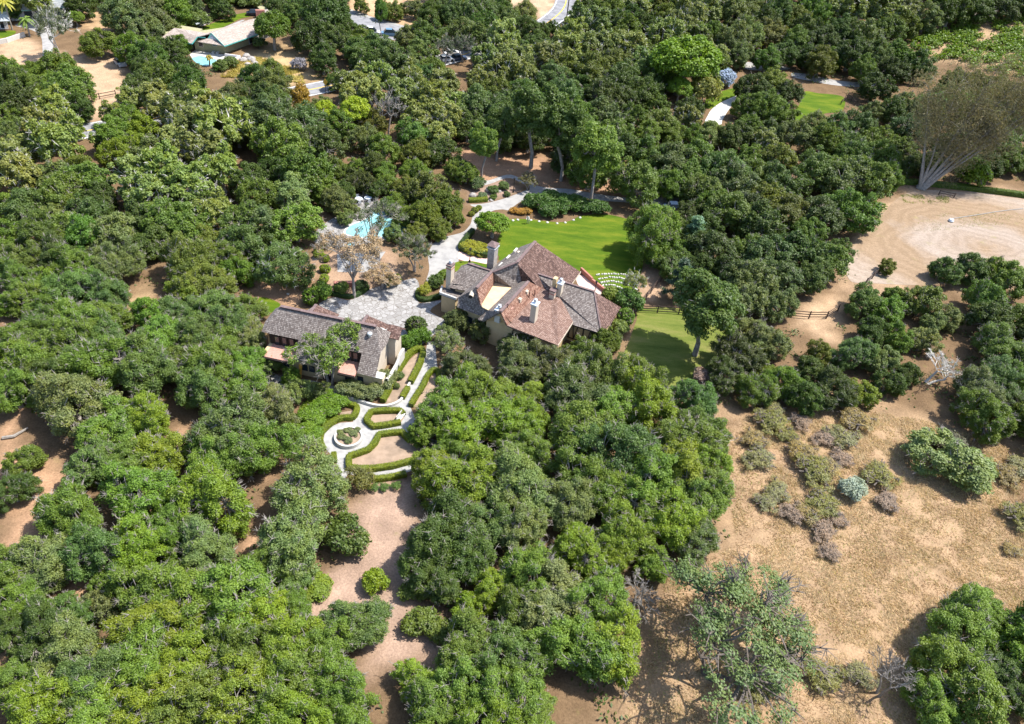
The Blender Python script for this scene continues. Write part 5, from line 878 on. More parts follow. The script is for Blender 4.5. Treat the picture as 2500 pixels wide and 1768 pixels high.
special('dead0', 'BR', 880, 1480, 5.2, (.2, .18, .15), 'dead_tree', 'upright dead grey tree on the dry slope', 'dead tree', bark=m_bark, st=1.25)
special('dead0', 'BM', 1050, 1120, 5.6, (.2, .18, .15), 'dead_tree', 'tangled dead grey tree at the edge of the grove', 'dead tree', bark=m_bark, st=.8, rz=2.)
special('dead0', 'RR', 1250, 1450, 8.2, (.2, .18, .15), 'dead_tree', 'fallen dead grey oak sprawling among the oaks below the riding ground', 'dead tree', bark=m_barkp, st=.6, lean=(0, .7), rz=.4)
special('dead0', 'TM', 1130, 1100, 8, (.2, .16, .14), 'dead_tree', 'leafless brown tree among the sycamores', 'dead tree', bark=m_bark, st=1.2)
special('sparse0', 'TL', 500, 470, 8.5, (.11, .14, .08), 'tree', 'thin grey eucalyptus beside the white house drive', 'tree', bark=m_barkp, st=1.3)
special('sparse1', 'TM', 1590, 520, 6.8, (.06, .09, .05), 'oak_tree', 'sparse oak above the parked cars', 'oak'); special('sparse0', 'TM', 1740, 500, 6.4, (.06, .09, .05), 'oak_tree', 'open crowned oak shading the car park', 'oak')
special('sparse1', 'LN', 850, 950, 4.2, (.16, .19, .035), 'ash_tree', 'young yellowish tree with airy leaves by the stone terraces', 'tree', bark=m_barkp, st=1.25)
special('tall1', 'TM', 1085, 320, 3.6, (.08, .17, .02), 'poplar_tree', 'slim bright green columnar tree beside the road', 'tree', st=1.9)
special('round0', 'TL', 625, 210, 3.8, (.12, .2, .015), 'broadleaf_tree', 'clipped round yellow green tree by the white house', 'tree', st=.9)
for i, (x, y, D, c, l) in enumerate(((640, 1000, 4.5, 'yel', 'bright yellow lime tree beside the orange flowering shrub'), (880, 1060, 6.5, 'yel', 'tall bright yellow lime tree among the sycamores'))): special('round%d' % i, 'TM', x, y, D, TINT[c][0], 'broadleaf_tree', l, 'tree', st=1.1)
for x, y, D, l in ((240, 150, 9.5, 'tall shady tree with grey trunk on bark mulch, beside the upper path'), (425, 228, 9., 'tall tree with stout trunk on bark mulch by the driveway'), (605, 350, 8.5, 'tall tree with dark trunk rising from the lawn border'), (30, 108, 6.5, 'slim tree with pale trunk on the bark mulch')):
    special('tall%d' % (int(x) % 2), 'LN', x, y, D, TINT['dark'][0] if x != 605 else TINT['mid'][0], 'shade_tree', l, 'tree', st=1.12)
special('tall1', 'P', 1645, 205, 5.5, TINT['mid'][0], 'shade_tree', 'slender tree with bare leaning trunk by the upper path', 'tree', st=1.2)
special('sparse0', 'P', 2090, 330, 4.2, (.14, .14, .05), 'shrub_tree', 'bronze leaved small tree where the paths meet', 'tree', st=.8)

# eucalyptus fan: several long leaning pale stems, drooping brown-green foliage
eb = g('VR', 1450, 1500); rg = np.random.default_rng(11); eu = thing('eucalyptus_tree', 'big leaning eucalyptus with a fan of pale stems and brown thin foliage', 'eucalyptus', (*eb[:2], 0.)); mb = MB(); tips = []
for i, (tx, ty) in enumerate(((1350, 640), (1440, 560), (1540, 520), (1660, 470), (1800, 460), (1930, 500), (2060, 600), (2020, 850), (1340, 850), (1760, 760), (1900, 1000), (1600, 800))):
    zt = 17. - .9 * i if i < 8 else 11. ; zt = max(zt, 6.5); e = up(*S('VR', tx, ty), zt); dxy = np.array([e[0] - eb[0], 0]); 
    # the stems spread sideways; distance along the view stays near the base
    dirr = e - np.array([eb[0], eb[1], 0]); e = np.array([eb[0] + dirr[0], eb[1] + max(-4, min(5, dirr[1])), 0.]); e[2] = z_at(e, S('VR', 0, ty)[1]); e[2] = min(max(e[2], 6.), 33.)
    m_ = eb * .5 + e * .5 + np.array([0, 0, .8]) + rg.normal(size=3) * .3; b0 = eb + rg.normal(size=3) * (.35, .35, 0); mb.tube([b0, eb * .78 + e * .22 + (0, 0, .3), m_, e], [.4, .2, .1, .02], 6)
    for j in range(44):
        f = rg.uniform(.42, 1.02); s_ = (m_ * (1 - (f - .5) * 2) + e * (f - .5) * 2) if f > .5 else m_ * .8 + eb * .2; t_ = s_ + rg.normal(size=3) * (1.9, 1.6, 1.6) + (.4, 0, .5); mb.tube([s_, (s_ + t_) / 2 + (0, 0, .2), t_], [.05, .03, .012], 3); tips.append(t_)
part('trunk', mb, m_bark, eu); tips = np.array(tips); n = 40000; C = tips[rg.integers(len(tips), size=n)] + rg.normal(size=(n, 3)) * (.85, .85, .95); N = unit(rg.normal(size=(n, 3)) * (1, 1, .5))
V, Fc = cards(C - eb, N, .62 * (.6 + .8 * rg.random(n)), .11, rg); o = link('crown', fastmesh('crown', V, Fc, m_leafd), eu); o.color = (.21, .19, .12, 1); o['kind'] = 'stuff'

# blue cedar: tiers of drooping sprays
def cedar(k, x, y, h, w_, col, label):
    b = g(k, x, y); rg = np.random.default_rng(int(x)); t = thing('cedar_tree', label, 'cedar', (*b[:2], float(HT(b[0], b[1])))); mb = MB().tube([b, b + (0, 0, h)], [.22, .04], 7); Cs = []
    for i in range(26):
        z = h * (.12 + .86 * i / 26); L = w_ * (1 - i / 27.) + .3; az = i * 2.4; e = b + (math.cos(az) * L, math.sin(az) * L, z - L * .18); s_ = b + (0, 0, z); mb.tube([s_, (s_ + e) / 2 + (0, 0, .1), e], [.06, .04, .015], 4)
        f = rg.random(240)[:, None] ** .7; Cs.append(s_ + (e - s_) * f + rg.normal(size=(240, 3)) * (.32, .32, .1) * (1.1 - .4 * f) + (0, 0, .08))
    part('trunk', mb, m_bark, t); Cs = np.vstack(Cs); V, Fc = cards(Cs - np.array(t.location), unit(rg.normal(size=(len(Cs), 3)) * .5 + (0, 0, 1.)), .36, .14, rg); o = link('crown', fastmesh('crown', V, Fc, m_leaf), t); o.color = (*col, 1); o['kind'] = 'stuff'
cedar('LN', 1215, 640, 6.5, 2.7, (.13, .24, .17), 'silvery blue cedar with drooping tiers beside the lawn oaks'); cedar('LN', 1120, 960, 8., 2.6, (.04, .08, .05), 'dark drooping cedar beside the rail fence corner')

# palms
def palm(k, x, y, h, L, col, label):
    b = g(k, x, y); rg = np.random.default_rng(int(x) + 5); t = thing('palm_tree', label, 'palm', (*b[:2], float(HT(b[0], b[1])))); part('trunk', MB().tube([b, b + (.1, 0, h * .5), b + (.15, .05, h)], [.2, .15, .14], 8), m_bark, t); V = []; Fc = []; top = b + (.15, .05, h) - np.array(t.location)
    for i in range(22):
        az = i * 2.4; el = rg.uniform(-.2, 1.1); pts = [top + np.array([math.cos(az) * math.cos(el) * L * f, math.sin(az) * math.cos(el) * L * f, math.sin(el) * L * f - L * .75 * f * f]) for f in (0, .35, .7, 1.)]; side = np.array([-math.sin(az), math.cos(az), 0])
        for j, (a, c_) in enumerate(zip(pts, pts[1:])):
            for s_ in (-1, 1):
                i0 = len(V); w0, w1 = (.05, .3, .26, .02)[j], (.05, .3, .26, .02)[j + 1]; V += [a, c_, c_ + side * s_ * w1 - (0, 0, w1 * .5), a + side * s_ * w0 - (0, 0, w0 * .5)]; Fc.append((i0, i0 + 1, i0 + 2, i0 + 3))
    o = link('fronds', fastmesh('fronds', np.array(V), np.array(Fc), m_leaf), t); o.color = (*col, 1); o['kind'] = 'stuff'
palm('TL', 100, 240, 6.5, 2.6, (.3, .3, .03), 'yellow palm beside the white house'); palm('TL', 240, 290, 4., 2.2, (.12, .2, .03), 'green palm on the edge of the white house terrace'); palm('TL', 1680, 530, 2.3, 1., (.25, .22, .03), 'little palm beside the ranch house pool')

# ------------------------------------------------------------------ shrubs
def shrub(k, x, y, dpx, col, label, pk='shrub', name='shrub', st=1., mat=None, group=None):
    p = g(k, x, y); D = dpx / CR[k][2] / ppm(p); kk = pk + str(int(R.integers(3))) if pk == 'shrub' else pk + '0'
    return plant(kk, p[0], p[1], D, col, name, label, 'shrub', group, mat, m_barkd, st, Dp=2.)
G1 = 'clipped shrubs beside the dying oak bed'
for x, y, d_ in ((750, 480, 105), (742, 572, 105), (755, 375, 90), (690, 345, 100), (690, 295, 90)): shrub('G', x, y, d_, (.19, .27, .014), 'clipped round yellow green shrub in the row beside the dying oak bed', 'ball', 'topiary_shrub', .9, group=G1)
shrub('G', 755, 255, 90, (.07, .13, .02), 'dark clipped shrub at the pool end of the shrub row', 'ball', 'topiary_shrub', .9)
shrub('G', 720, 720, 190, (.1, .19, .015), 'large glossy green shrub behind the guest house ridge'); shrub('G', 615, 770, 175, (.115, .21, .015), 'large clipped green shrub beside the guest house dormer', 'ball')
shrub('G', 905, 670, 130, (.13, .2, .03), 'broad leaved shrub with white blooms under the dying oak'); shrub('G', 1380, 600, 150, (.12, .15, .03), 'low green shrub beneath the straw coloured oak'); shrub('G', 1090, 640, 120, (.06, .11, .03), 'dark shrub at the foot of the dying oak')
shrub('G', 1610, 1060, 215, (.075, .12, .025), 'round bush in a low brick ring on the flagstone court', 'ball', st=1.0); shrub('G', 1690, 700, 120, (.26, .29, .03), 'spiky yellow variegated plant beside the porch', 'tuft', 'yucca_plant', 1.3)
shrub('G', 1790, 620, 160, (.07, .12, .02), 'green shrub against the courtyard chimney'); shrub('G', 1860, 540, 110, (.12, .2, .02), 'leafy shrub between the driveway and the chimney')
rb = g('G', 1600, 1075); single('brick_ring', MB().lathe((rb[0], rb[1], 0.), [(1.15, 0), (1.15, .32), (.95, .32), (.95, .05)], 24), m_brickred, 'low round brick edging around the courtyard bush', 'planter')
for x, y in ((910, 1610), (1020, 1605), (1140, 1590)): shrub('K', x, y, 100, (.1, .19, .04), 'small grass-like clump beyond the outer box hedge', 'tuft', 'grass_clump', 1., group='grass clumps beyond the box hedge')
for x, y, d_ in ((580, 1080, 110), (700, 1050, 110), (640, 1120, 120), (560, 1035, 90), (640, 1015, 100), (740, 1010, 90)):
    s_ = shrub('K', x, y, d_ * .8, (.15, .19, .075), 'rose bush growing in the round white planter', 'shrub', 'rose_bush', .5, group='roses in the round planter'); s_.location.z = .38
for x, y in ((1010, 540), (900, 640), (800, 640), (1050, 480), (620, 590), (700, 600)): shrub('K', x, y, 190, (.16, .2, .09), 'pale leafy bush along the guest house foot', 'shrub', 'bush', 1., group='pale bushes along the guest house foot')
for x, y in ((330, 780), (450, 800), (540, 720), (300, 900), (230, 850), (420, 680), (220, 1010), (280, 1060)): shrub('K', x, y, 200, (.12, .22, .015), 'bright green leafy bush beside the curved garden hedge', 'shrub', 'bush', .7, group='bright bushes beside the curved garden hedge')
for x, y in ((1230, 140), (1330, 90), (1430, 60), (1290, 110), (1380, 70)): s_ = shrub('K', x, y, 150, (.1, .2, .02), 'leafy vine heaped over the garden arch', 'shrub', 'vine_mound', 1.5, group='vine over the garden arch')
shrub('K', 1180, 440, 90, (.1, .15, .04), 'small rose bush in the long bed beside the arched wall'); shrub('K', 1140, 540, 80, (.1, .15, .04), 'scrubby rose in the lower end of the long bed')
shrub('LN', 1020, 735, 200, (.075, .16, .03), 'wide leafy bush at the foot of the lawn oak', st=.6); shrub('LN', 835, 1010, 160, (.06, .13, .02), 'dark leafy bush beside the house terrace corner'); shrub('LN', 810, 1095, 120, (.1, .19, .015), 'bright green bush by the hipped wing', 'ball')
shrub('LN', 1210, 1510, 95, (.06, .13, .02), 'round bush at the lower lawn edge'); shrub('LN', 1270, 1450, 110, (.3, .22, .2), 'pinkish dry bush beside the lower lawn', mat=m_leafd); shrub('LN', 775, 1150, 100, (.16, .22, .05), 'pale bush below the hipped wing'); shrub('LN', 720, 960, 120, (.14, .2, .03), 'leafy bush beside the pink terrace')
for x, y, d_ in ((300, 400, 150), (370, 380, 150), (250, 390, 130), (430, 410, 150), (500, 400, 140), (350, 440, 130), (570, 410, 120), (650, 420, 120)): shrub('LN', x, y, d_, (.06, .13, .02), 'dark green bush in the stone edged lawn border', 'shrub', 'bush', .8, group='bushes in the stone edged lawn border')
for x, y in ((140, 425), (180, 430), (215, 425)): shrub('LN', x, y, 60, (.35, .2, .03), 'orange flowering plant at the end of the lawn border', 'shrub', 'flower_clump', .7, group='orange flowers in the lawn border')
for x, y in ((1530, 880), (1600, 900), (1660, 920), (1540, 940), (1620, 950), (1480, 900)): shrub('P', x, y, 130, (.24, .26, .02), 'yellow flowering plant in the bed beside the stone chimney', 'shrub', 'flower_clump', .6, group='yellow flowers beside the stone chimney')
for x, y, d_ in ((1580, 545, 75), (1545, 580, 65), (1620, 520, 65)): shrub('P', x, y, d_, (.17, .22, .012), 'rounded yellow green shrub at the driveway bend', 'ball', 'topiary_shrub', .8, group='clipped shrubs at the driveway bend')
for x, y, d_, c_ in ((1600, 310, 170, (.08, .13, .05)), (1760, 360, 110, (.09, .15, .04)), (1860, 320, 110, (.1, .16, .05)), (1760, 420, 70, (.09, .15, .02)), (1650, 410, 90, (.1, .16, .08)), (1890, 390, 70, (.08, .13, .04))): shrub('P', x, y, d_, c_, 'low shrub in the mulched bed beside the lamp post', 'shrub', 'shrub', .8, group='shrubs in the mulched rock bed')
shrub('P', 1280, 750, 110, (.16, .24, .02), 'bright low plant under the pool oak'); shrub('TR', 1850, 690, 170, (.3, .38, .58), 'blue flowering bush above the curved drive', mat=m_leafd); shrub('TR', 1560, 1080, 120, (.22, .16, .4), 'purple flowering bush beside the curved drive', mat=m_leafd)
shrub('TR', 1680, 830, 230, (.2, .22, .06), 'cream flowering shrub beside the curved drive', st=1.3); shrub('TM', 450, 900, 150, (.3, .2, .03), 'orange flowering shrub beside the yellow lime tree', st=1.9); shrub('TM', 430, 560, 120, (.26, .26, .33), 'lilac flowering clump on the dry bank', mat=m_leafd)
shrub('VR', 1820, 1470, 260, (.12, .2, .012), 'bright yellow green bush behind the ring hedge', st=1.1); special('far1', 'BR', 1170, 390, 9.5, (.17, .235, .085), 'elder_bush', 'broad pale green elder bush with cream flowers on the dry slope', 'bush', st=.62); shrub('BR', 740, 510, 120, (.3, .36, .3), 'silvery sage bush on the dry slope', mat=m_leafd); shrub('BR', 1200, 330, 170, (.1, .1, .07), 'dead grey brush at the foot of the elder bush', mat=m_leafd)
SC = 'scrub bushes on the dry grass slope'
for i, (x, y, d_) in enumerate(((350, 180, 130), (280, 260, 100), (290, 350, 120), (440, 235, 80), (500, 320, 110), (700, 250, 120), (560, 420, 150), (620, 410, 120), (390, 510, 100), (590, 580, 140), (540, 620, 110), (330, 560, 90), (870, 440, 130), (1490, 430, 110), (1570, 400, 120), (1560, 640, 140), (1520, 790, 70), (350, 1410, 110), (270, 1460, 130), (250, 1560, 90), (780, 1400, 110), (600, 1400, 150), (760, 170, 130), (350, 110, 90))):
    dry = i % 3; shrub('BR', x, y, d_ * 1.35, ((.19, .2, .06), (.27, .22, .1), (.22, .23, .12))[dry], ('green', 'olive brown', 'grey green')[dry] + ' scrub bush on the dry grass slope', 'wild', 'scrub_bush', .5, group=SC)
for x, y, d_ in ((610, 250, 120), (690, 350, 120), (920, 560, 130), (460, 610, 130), (600, 700, 140), (500, 170, 110), (640, 800, 110), (440, 1330, 150), (680, 640, 110)): shrub('BR', x, y, d_, (.3, .23, .185), 'dead grey brown brush on the dry grass slope', 'wild', 'dry_brush', .5, m_leafd, group='dead brush on the dry grass slope')
for x, y, d_ in ((140, 1310, 140), (220, 1340, 120), (250, 1120, 110), (120, 1160, 130)): shrub('BM', x, y - 100, d_, (.1, .15, .02), 'scrubby bush at the edge of the mulched strip', 'shrub', 'bush', .8, group='bushes edging the mulched strip')
shrub('BL', 1620, 1030, 110, (.17, .25, .012), 'bright yellow green bush on the mulched strip'); shrub('BL', 1360, 1040, 150, (.14, .21, .02), 'green weeds beside the mulched strip', st=.4); shrub('BL', 1500, 850, 180, (.09, .14, .03), 'low bush under the grey green oaks'); shrub('BL', 1560, 590, 110, (.16, .17, .05), 'twiggy bush at the end of the garden path', 'tuft')
for x, y, d_ in ((2080, 380, 110), (1780, 560, 110), (1850, 540, 120), (1590, 220, 180), (1710, 160, 80), (1950, 60, 100), (2040, 60, 110)): shrub('TL', x, y, d_, (.1, .15, .03), 'rounded shrub beside the ranch house', 'shrub', 'shrub', .9, group='shrubs beside the ranch house')
shrub('R', 1050, 1150, 210, (.07, .16, .02), 'low green bush below the ranch house pool', st=.8); shrub('R', 960, 190, 190, (.05, .03, .055), 'dark purple leaved tree behind the ranch house lawn', st=1.2)

# ------------------------------------------------------------------ ground cover: brush under the trees, dry grass, weeds
def scatter_ok(P):
    m = np.ones(len(P), bool)
    for W in CLEARW: m &= ~inpoly(P, W)
    rp = ROADP[:, :2]
    for i in range(0, len(P), 20000):
        d_ = np.min(np.hypot(P[i:i + 20000, None, 0] - rp[None, :, 0], P[i:i + 20000, None, 1] - rp[None, :, 1]), 1); m[i:i + 20000] &= d_ > 5.
    return m
rg = np.random.default_rng(21); P = np.stack([rg.uniform(-150, 190, 5200), rg.uniform(22, 270, 5200)], 1); P = P[scatter_ok(P)]
OZ = [world(k, pl) for k, pl, c, s_ in ZONES if c != LITTER]
for W in OZ: P = P[~inpoly(P, W)]
K_ = 16; C = np.repeat(np.concatenate([P, HT(P[:, 0], P[:, 1])[:, None] + .3], 1), K_, 0); C = C + rg.normal(size=C.shape) * (.6, .6, .28); C[:, 2] = np.maximum(C[:, 2], .06)
V, Fc = cards(C, unit(rg.normal(size=C.shape) * .6 + (0, 0, 1.)), .42 * (.6 + .8 * rg.random(len(C))), .26, rg, .1); o = link('undergrowth', fastmesh('undergrowth', V, Fc, m_leaf)); o.color = (.07, .11, .025, 1); tag(o, 'low dark brush covering the ground beneath the trees', 'undergrowth', None, 'stuff')
def blades(name, label, polys, n, L, W_, col, mat, seed, up_=.7, minz=0.):
    rg = np.random.default_rng(seed); out = []
    for k, pl, share in polys:
        W = np.array(world(k, pl)); lo, hi = W.min(0), W.max(0); m = int(n * share); Q = np.stack([rg.uniform(lo[0], hi[0], m * 3), rg.uniform(lo[1], hi[1], m * 3)], 1); Q = Q[inpoly(Q, W)]
        den = vnoise(Q, 2.2, seed) * .6 + vnoise(Q, .8, seed + 1) * .4; Q = Q[den > .38 + .2 * rg.random(len(Q))][:m]; out.append(Q)
    Q = np.vstack(out); n = len(Q); wind = vnoise(Q, 4., seed + 2) * 6.283; d = np.stack([np.cos(wind) + rg.normal(size=n) * .7, np.sin(wind) + rg.normal(size=n) * .7, np.full(n, up_)], 1); d = unit(d); l = L * (.5 + rg.random(n)); sd_ = unit(np.cross(d, unit(rg.normal(size=(n, 3))))); b = np.concatenate([Q, HT(Q[:, 0], Q[:, 1])[:, None] + minz], 1)
    V = np.stack([b - sd_ * W_ / 2, b + sd_ * W_ / 2, b + d * l[:, None]], 1).reshape(-1, 3); o = link(name, fastmesh(name, V, np.arange(3 * n).reshape(-1, 3), mat)); o.color = (*col, 1); return tag(o, label, 'grass', None, 'stuff')
m_straw = leafmat('straw', .1, .2, (1.12, 1.05, .9))
SLOPE = [(1620, 945), (1900, 915), (2060, 940), (2296, 1010), (2330, 1700), (1380, 1700), (1440, 1490), (1490, 1300), (1650, 1220)]
blades('dry_grass', 'straw coloured dry grass matted over the open slope', [('F', SLOPE, 1.)], 90000, .42, .05, (.46, .355, .22), m_straw, 31, .55)
blades('dead_grass', 'reddish brown dead grass patches over the open slope', [('F', SLOPE, 1.)], 26000, .34, .06, (.27, .17, .1), m_straw, 47, .5)
blades('green_weeds', 'thin green weeds among the dry grass', [('F', SLOPE, .7), ('RR', [(1080, 430), (1350, 330), (1700, 330), (1900, 330), (1900, 390), (1500, 420), (1250, 450)], .15), ('RR', [(1080, 200), (1400, 220), (1400, 280), (1100, 260)], .15)], 9000, .3, .07, (.2, .24, .06), m_leaf, 53, .8)
blades('ground_cover', 'bright green ground cover beside the curved garden hedge', [('K', [(60, 640), (420, 660), (560, 780), (500, 890), (380, 960), (340, 1080), (360, 1220), (200, 1180), (0, 900)], 1.)], 16000, .3, .16, (.17, .25, .015), m_leaf, 59, .5)
blades('dry_bank_grass', 'yellowish grass on the bank below the ranch house', [('TM', [(-180, 500), (100, 460), (420, 560), (480, 670), (120, 630), (-200, 620)], 1.)], 9000, .7, .16, (.42, .36, .12), m_straw, 61, .8)

# ------------------------------------------------------------------ terraces, fences, lamps, rocks
for i, pl in enumerate(([(640, 806), (700, 800), (760, 800), (830, 806), (900, 822)], [(655, 832), (720, 820), (780, 824), (850, 840), (900, 860)], [(668, 852), (730, 844), (790, 854), (845, 872), (885, 895)], [(675, 868), (730, 866), (780, 880), (830, 905)], [(680, 886), (720, 890), (770, 908), (800, 918)], [(690, 905), (715, 908), (738, 918)])):
    C = catmull([(*g('LN', x, y)[:2], 0.) for x, y in pl], .34)[:, :2]; rg = np.random.default_rng(i); mb = MB()
    for p in C: mb.box((p[0] + rg.normal() * .04, p[1] + rg.normal() * .04, 0), .3 * rg.uniform(.8, 1.2), .28 * rg.uniform(.8, 1.2), .2 * rg.uniform(.7, 1.2), rg.random() * 3, .75)
    single('stone_row', mb, m_whiterock, ('topmost', 'second', 'third', 'fourth', 'fifth', 'lowest')[i] + ' curved row of white stones on the terraced lawn corner', 'stone edging', 'white stone rows on the terraced lawn')
sheet('pink_terrace', 'H3', [(850, 500), (880, 440), (960, 460), (1050, 520), (1150, 600), (1300, 720), (1250, 780), (1050, 700), (900, 620)], m_pink, .03)
for (a, b, hh) in (((920, 400), (1090, 560), .9), ((1090, 560), (1310, 730), .7)):
    single('brick_wall', MB().beam(g('H3', *a) + (0, 0, hh / 2), g('H3', *b) + (0, 0, hh / 2), .3, hh), m_brickred, 'low brick wall edging the pink terrace, %s half' % ('upper' if hh > .8 else 'lower'), 'wall', 'terrace walls')
def rocks(k, pts, label, group, m=m_rock, sz=.6):
    for i, (x, y, s_) in enumerate(pts):
        p = g(k, x, y); rg = np.random.default_rng(int(x * 7 + y)); mb = MB(); n = 7; rings = []
        for z, r_ in ((0, 1.), (.35, 1.05), (.65, .75), (.85, .3)): rings.append([(p[0] + sz * s_ * r_ * rg.uniform(.8, 1.15) * math.cos(6.283 * j / n), p[1] + sz * s_ * r_ * rg.uniform(.8, 1.15) * math.sin(6.283 * j / n), z * sz * s_ * rg.uniform(.9, 1.1)) for j in range(n)])
        for A, B in zip(rings, rings[1:]):
            for j in range(n): mb.poly([A[j], A[(j + 1) % n], B[(j + 1) % n], B[j]])
        mb.poly(rings[-1]); single('boulder', mb, m, label, 'rock', group)
rocks('P', ((1720, 340, 1.4), (1560, 390, 1.2), (1740, 435, .7), (1700, 440, .5), (1820, 350, .6)), 'boulder in the mulched bed beside the lamp post', 'boulders in the mulched bed'); rocks('LN', ((760, 935, 1.3), (790, 925, 1.1), (775, 960, 1.2)), 'pale boulder below the stone rows', 'boulders below the stone rows', m_whiterock)
rocks('R', ((1500, 930, 1.4), (1450, 1010, 1.8), (1580, 1000, 1.9), (1640, 1060, 1.5), (1520, 1080, 1.4)), 'grey boulder on the bank below the ranch house', 'boulders below the ranch house'); rocks('LN', ((100, 470, .5), (130, 472, .5), (160, 468, .5), (240, 470, .5), (290, 478, .5), (340, 484, .5), (400, 490, .5), (450, 485, .5), (500, 470, .5), (540, 455, .5)), 'edging stone along the lawn border', 'edging stones along the lawn border', m_whiterock, .5)
rocks('BL', [(x, y, .62) for x, y in ((795, 440), (820, 437), (800, 455), (825, 458), (792, 470), (818, 475), (800, 490), (825, 492), (790, 505))], 'flat white stepping stone on the reddish slope', 'stepping stones on the reddish slope', m_whiterock, .55)
rocks('G', ((600, 545, .6), (400, 690, .35)), 'pale rock on the reddish soil under the forked oak', 'rocks under the forked oak', m_whiterock)
def lamp(k, x, y, h, label):
    b = g(k, x, y); t = thing('lamp_post', label, 'lamp post', (*b[:2], float(HT(b[0], b[1]))), 'black lamp posts along the drive'); part('base', MB().lathe(b, [(.2, 0), (.16, .3), (.08, .45)], 10), m_iron, t); part('post', MB().tube([b, b + (0, 0, h)], [.07, .05], 8), m_iron, t); part('lantern', MB().lathe(b + (0, 0, h), [(.09, 0), (.2, .35), (.22, .38), (.03, .58)], 8), m_iron, t)
lamp('P', 1952, 355, 2.5, 'black lamp post in the mulched bed where the paths meet'); lamp('P', 1530, 1030, 2.2, 'black lamp post beside the brick walk and stone chimney'); lamp('TR', 1815, 810, 2.6, 'black lamp post on the grass beside the curved drive'); lamp('R', 775, 520, 2.6, 'lamp post on the ranch house lawn'); lamp('H3', 1130, 735, 2.0, 'lamp post at the pink terrace edge')
def fence(k, pts, h, rails, label, posts=None, group='dark rail fences'):
    P = [g(k, x, y) for x, y in pts]; t = thing('rail_fence', label, 'fence', (*P[0][:2], float(HT(P[0][0], P[0][1]))), group)
    for a, b in zip(P, P[1:]):
        L = np.linalg.norm((b - a)[:2]); n = max(1, int(round(L / 2.4)))
        for i in range(n + 1):
            p = a + (b - a) * i / n
            if i < n or b is P[-1]: part('post', MB().box(p, .14, .14, h + .1, .3), m_fence, t)
        for r_ in range(rails): z = h * (r_ + 1) / rails - .08; part('rail', MB().beam(a + (0, 0, z), b + (0, 0, z), .05, .13), m_fence, t)
fence('LN', ((1090, 770), (1000, 880), (910, 990)), 1.3, 3, 'dark rail fence running down the dirt path beside the lawn'); fence('LN', ((880, 1030), (1010, 1035), (1140, 1042), (1280, 1060)), 1.3, 3, 'dark rail fence across the top of the thin lower lawn')
fence('RR', ((355, 1015), (470, 1025), (585, 1025), (660, 975)), 1.4, 3, 'brown rail fence in the gap between the oaks and the dry clearing'); fence('RR', ((845, 800), (930, 725)), 1.3, 3, 'short rail fence at the corner of the riding ground'); fence('RR', ((1330, 205), (1430, 225)), 1.0, 2, 'short rail beside the leaning eucalyptus'); fence('VR', ((820, 830), (870, 780), (930, 840)), 1.2, 2, 'broken rail fence at the far lawn edge'); fence('TL', ((750, 800), (800, 795), (930, 770)), 1.2, 2, 'wire and post fence across the dirt bank'); fence('TR', ((1915, 905), (1960, 912), (2000, 915)), 1., 2, 'low rail beside the curved drive')
sg = g('TM', 643, 755); t = thing('road_sign', 'yellow diamond warning sign beside the road', 'sign', (*sg[:2], float(HT(sg[0], sg[1])))); part('post', MB().tube([sg, sg + (0, 0, 2.2)], [.05, .05], 6), m_fence, t); c_ = sg + (0, -.06, 2.75); part('panel', MB().slab([c_ + (0, 0, -.75), c_ + (.55, 0, 0), c_ + (0, 0, .75), c_ + (-.55, 0, 0)], .03), m_ypaint, t)
pb = g('TR', 600, 160); t = thing('utility_pole', 'tall wooden utility pole at the road bend', 'pole', (*pb[:2], float(HT(pb[0], pb[1])))); part('pole', MB().tube([pb, pb + (0, 0, 11)], [.17, .12], 8), m_fence, t); part('crossarm', MB().beam(pb + (-1.1, 0, 10.2), pb + (1.1, 0, 10.2), .12, .12), m_fence, t)
lg = g('BL', 700, 608); single('fallen_branch', MB().tube([g('BL', 690, 610, .15), g('BL', 750, 600, .3), g('BL', 800, 570, .25), g('BL', 820, 575, .5)], [.12, .1, .07, .03], 6), m_barkp, 'pale fallen branch across the reddish slope', 'branch')
single('fallen_log', MB().tube([g('BL', 10, 388, .2), g('BL', 60, 380, .25), g('BL', 120, 345, .2)], [.22, .2, .12], 7), m_bark, 'grey fallen log at the wood edge', 'log')

# ------------------------------------------------------------------ ranch house and its pool
def rg_(x, y, z=0.): return g('R', x, y, z)
ranch = thing('ranch_house', 'low ranch house with tan composition roof and teal eaves beside a pool', 'house', (*rg_(1000, 800)[:2], float(HT(*rg_(1000, 800)[:2]))))
def rs(pts, lab=None): return part('roof_slope', MB().slab(pts, .16), m_ranch, ranch, label=lab)
r1, r2, e1, e2 = rg_(915, 545, 4.4), rg_(1730, 290, 4.4), rg_(1135, 760, 2.7), rg_(1700, 560, 2.7)
bk = (r1 - e1); back1 = r1 + np.array([bk[0], bk[1], 0]) - (0, 0, 1.7); back2 = r2 + np.array([bk[0], bk[1], 0]) - (0, 0, 1.7)
rs([r1, r2, e2, e1], 'wide tan roof slope of the long ranch wing'); rs([r1, r2, back2, back1])
l1, l2, f1, f2 = rg_(310, 460, 4.2), rg_(885, 556, 4.2), rg_(75, 635, 2.7), rg_(600, 720, 2.7)
bk = l1 - f1; rs([l1, l2, rg_(690, 605, 3.9), f2, f1]); rs([l1, l2, l2 + np.array([bk[0], bk[1], -1.5]), l1 + np.array([bk[0], bk[1], -1.5])])
rs([rg_(850, 635, 3.3), rg_(1085, 668, 3.2), rg_(1128, 756, 2.66), rg_(680, 685, 2.66)])
part('gable_wall', MB().poly([r1 - (0, 0, .2), rg_(1085, 668, 3.1), rg_(850, 640, 3.1)]), m_plaster, ranch)
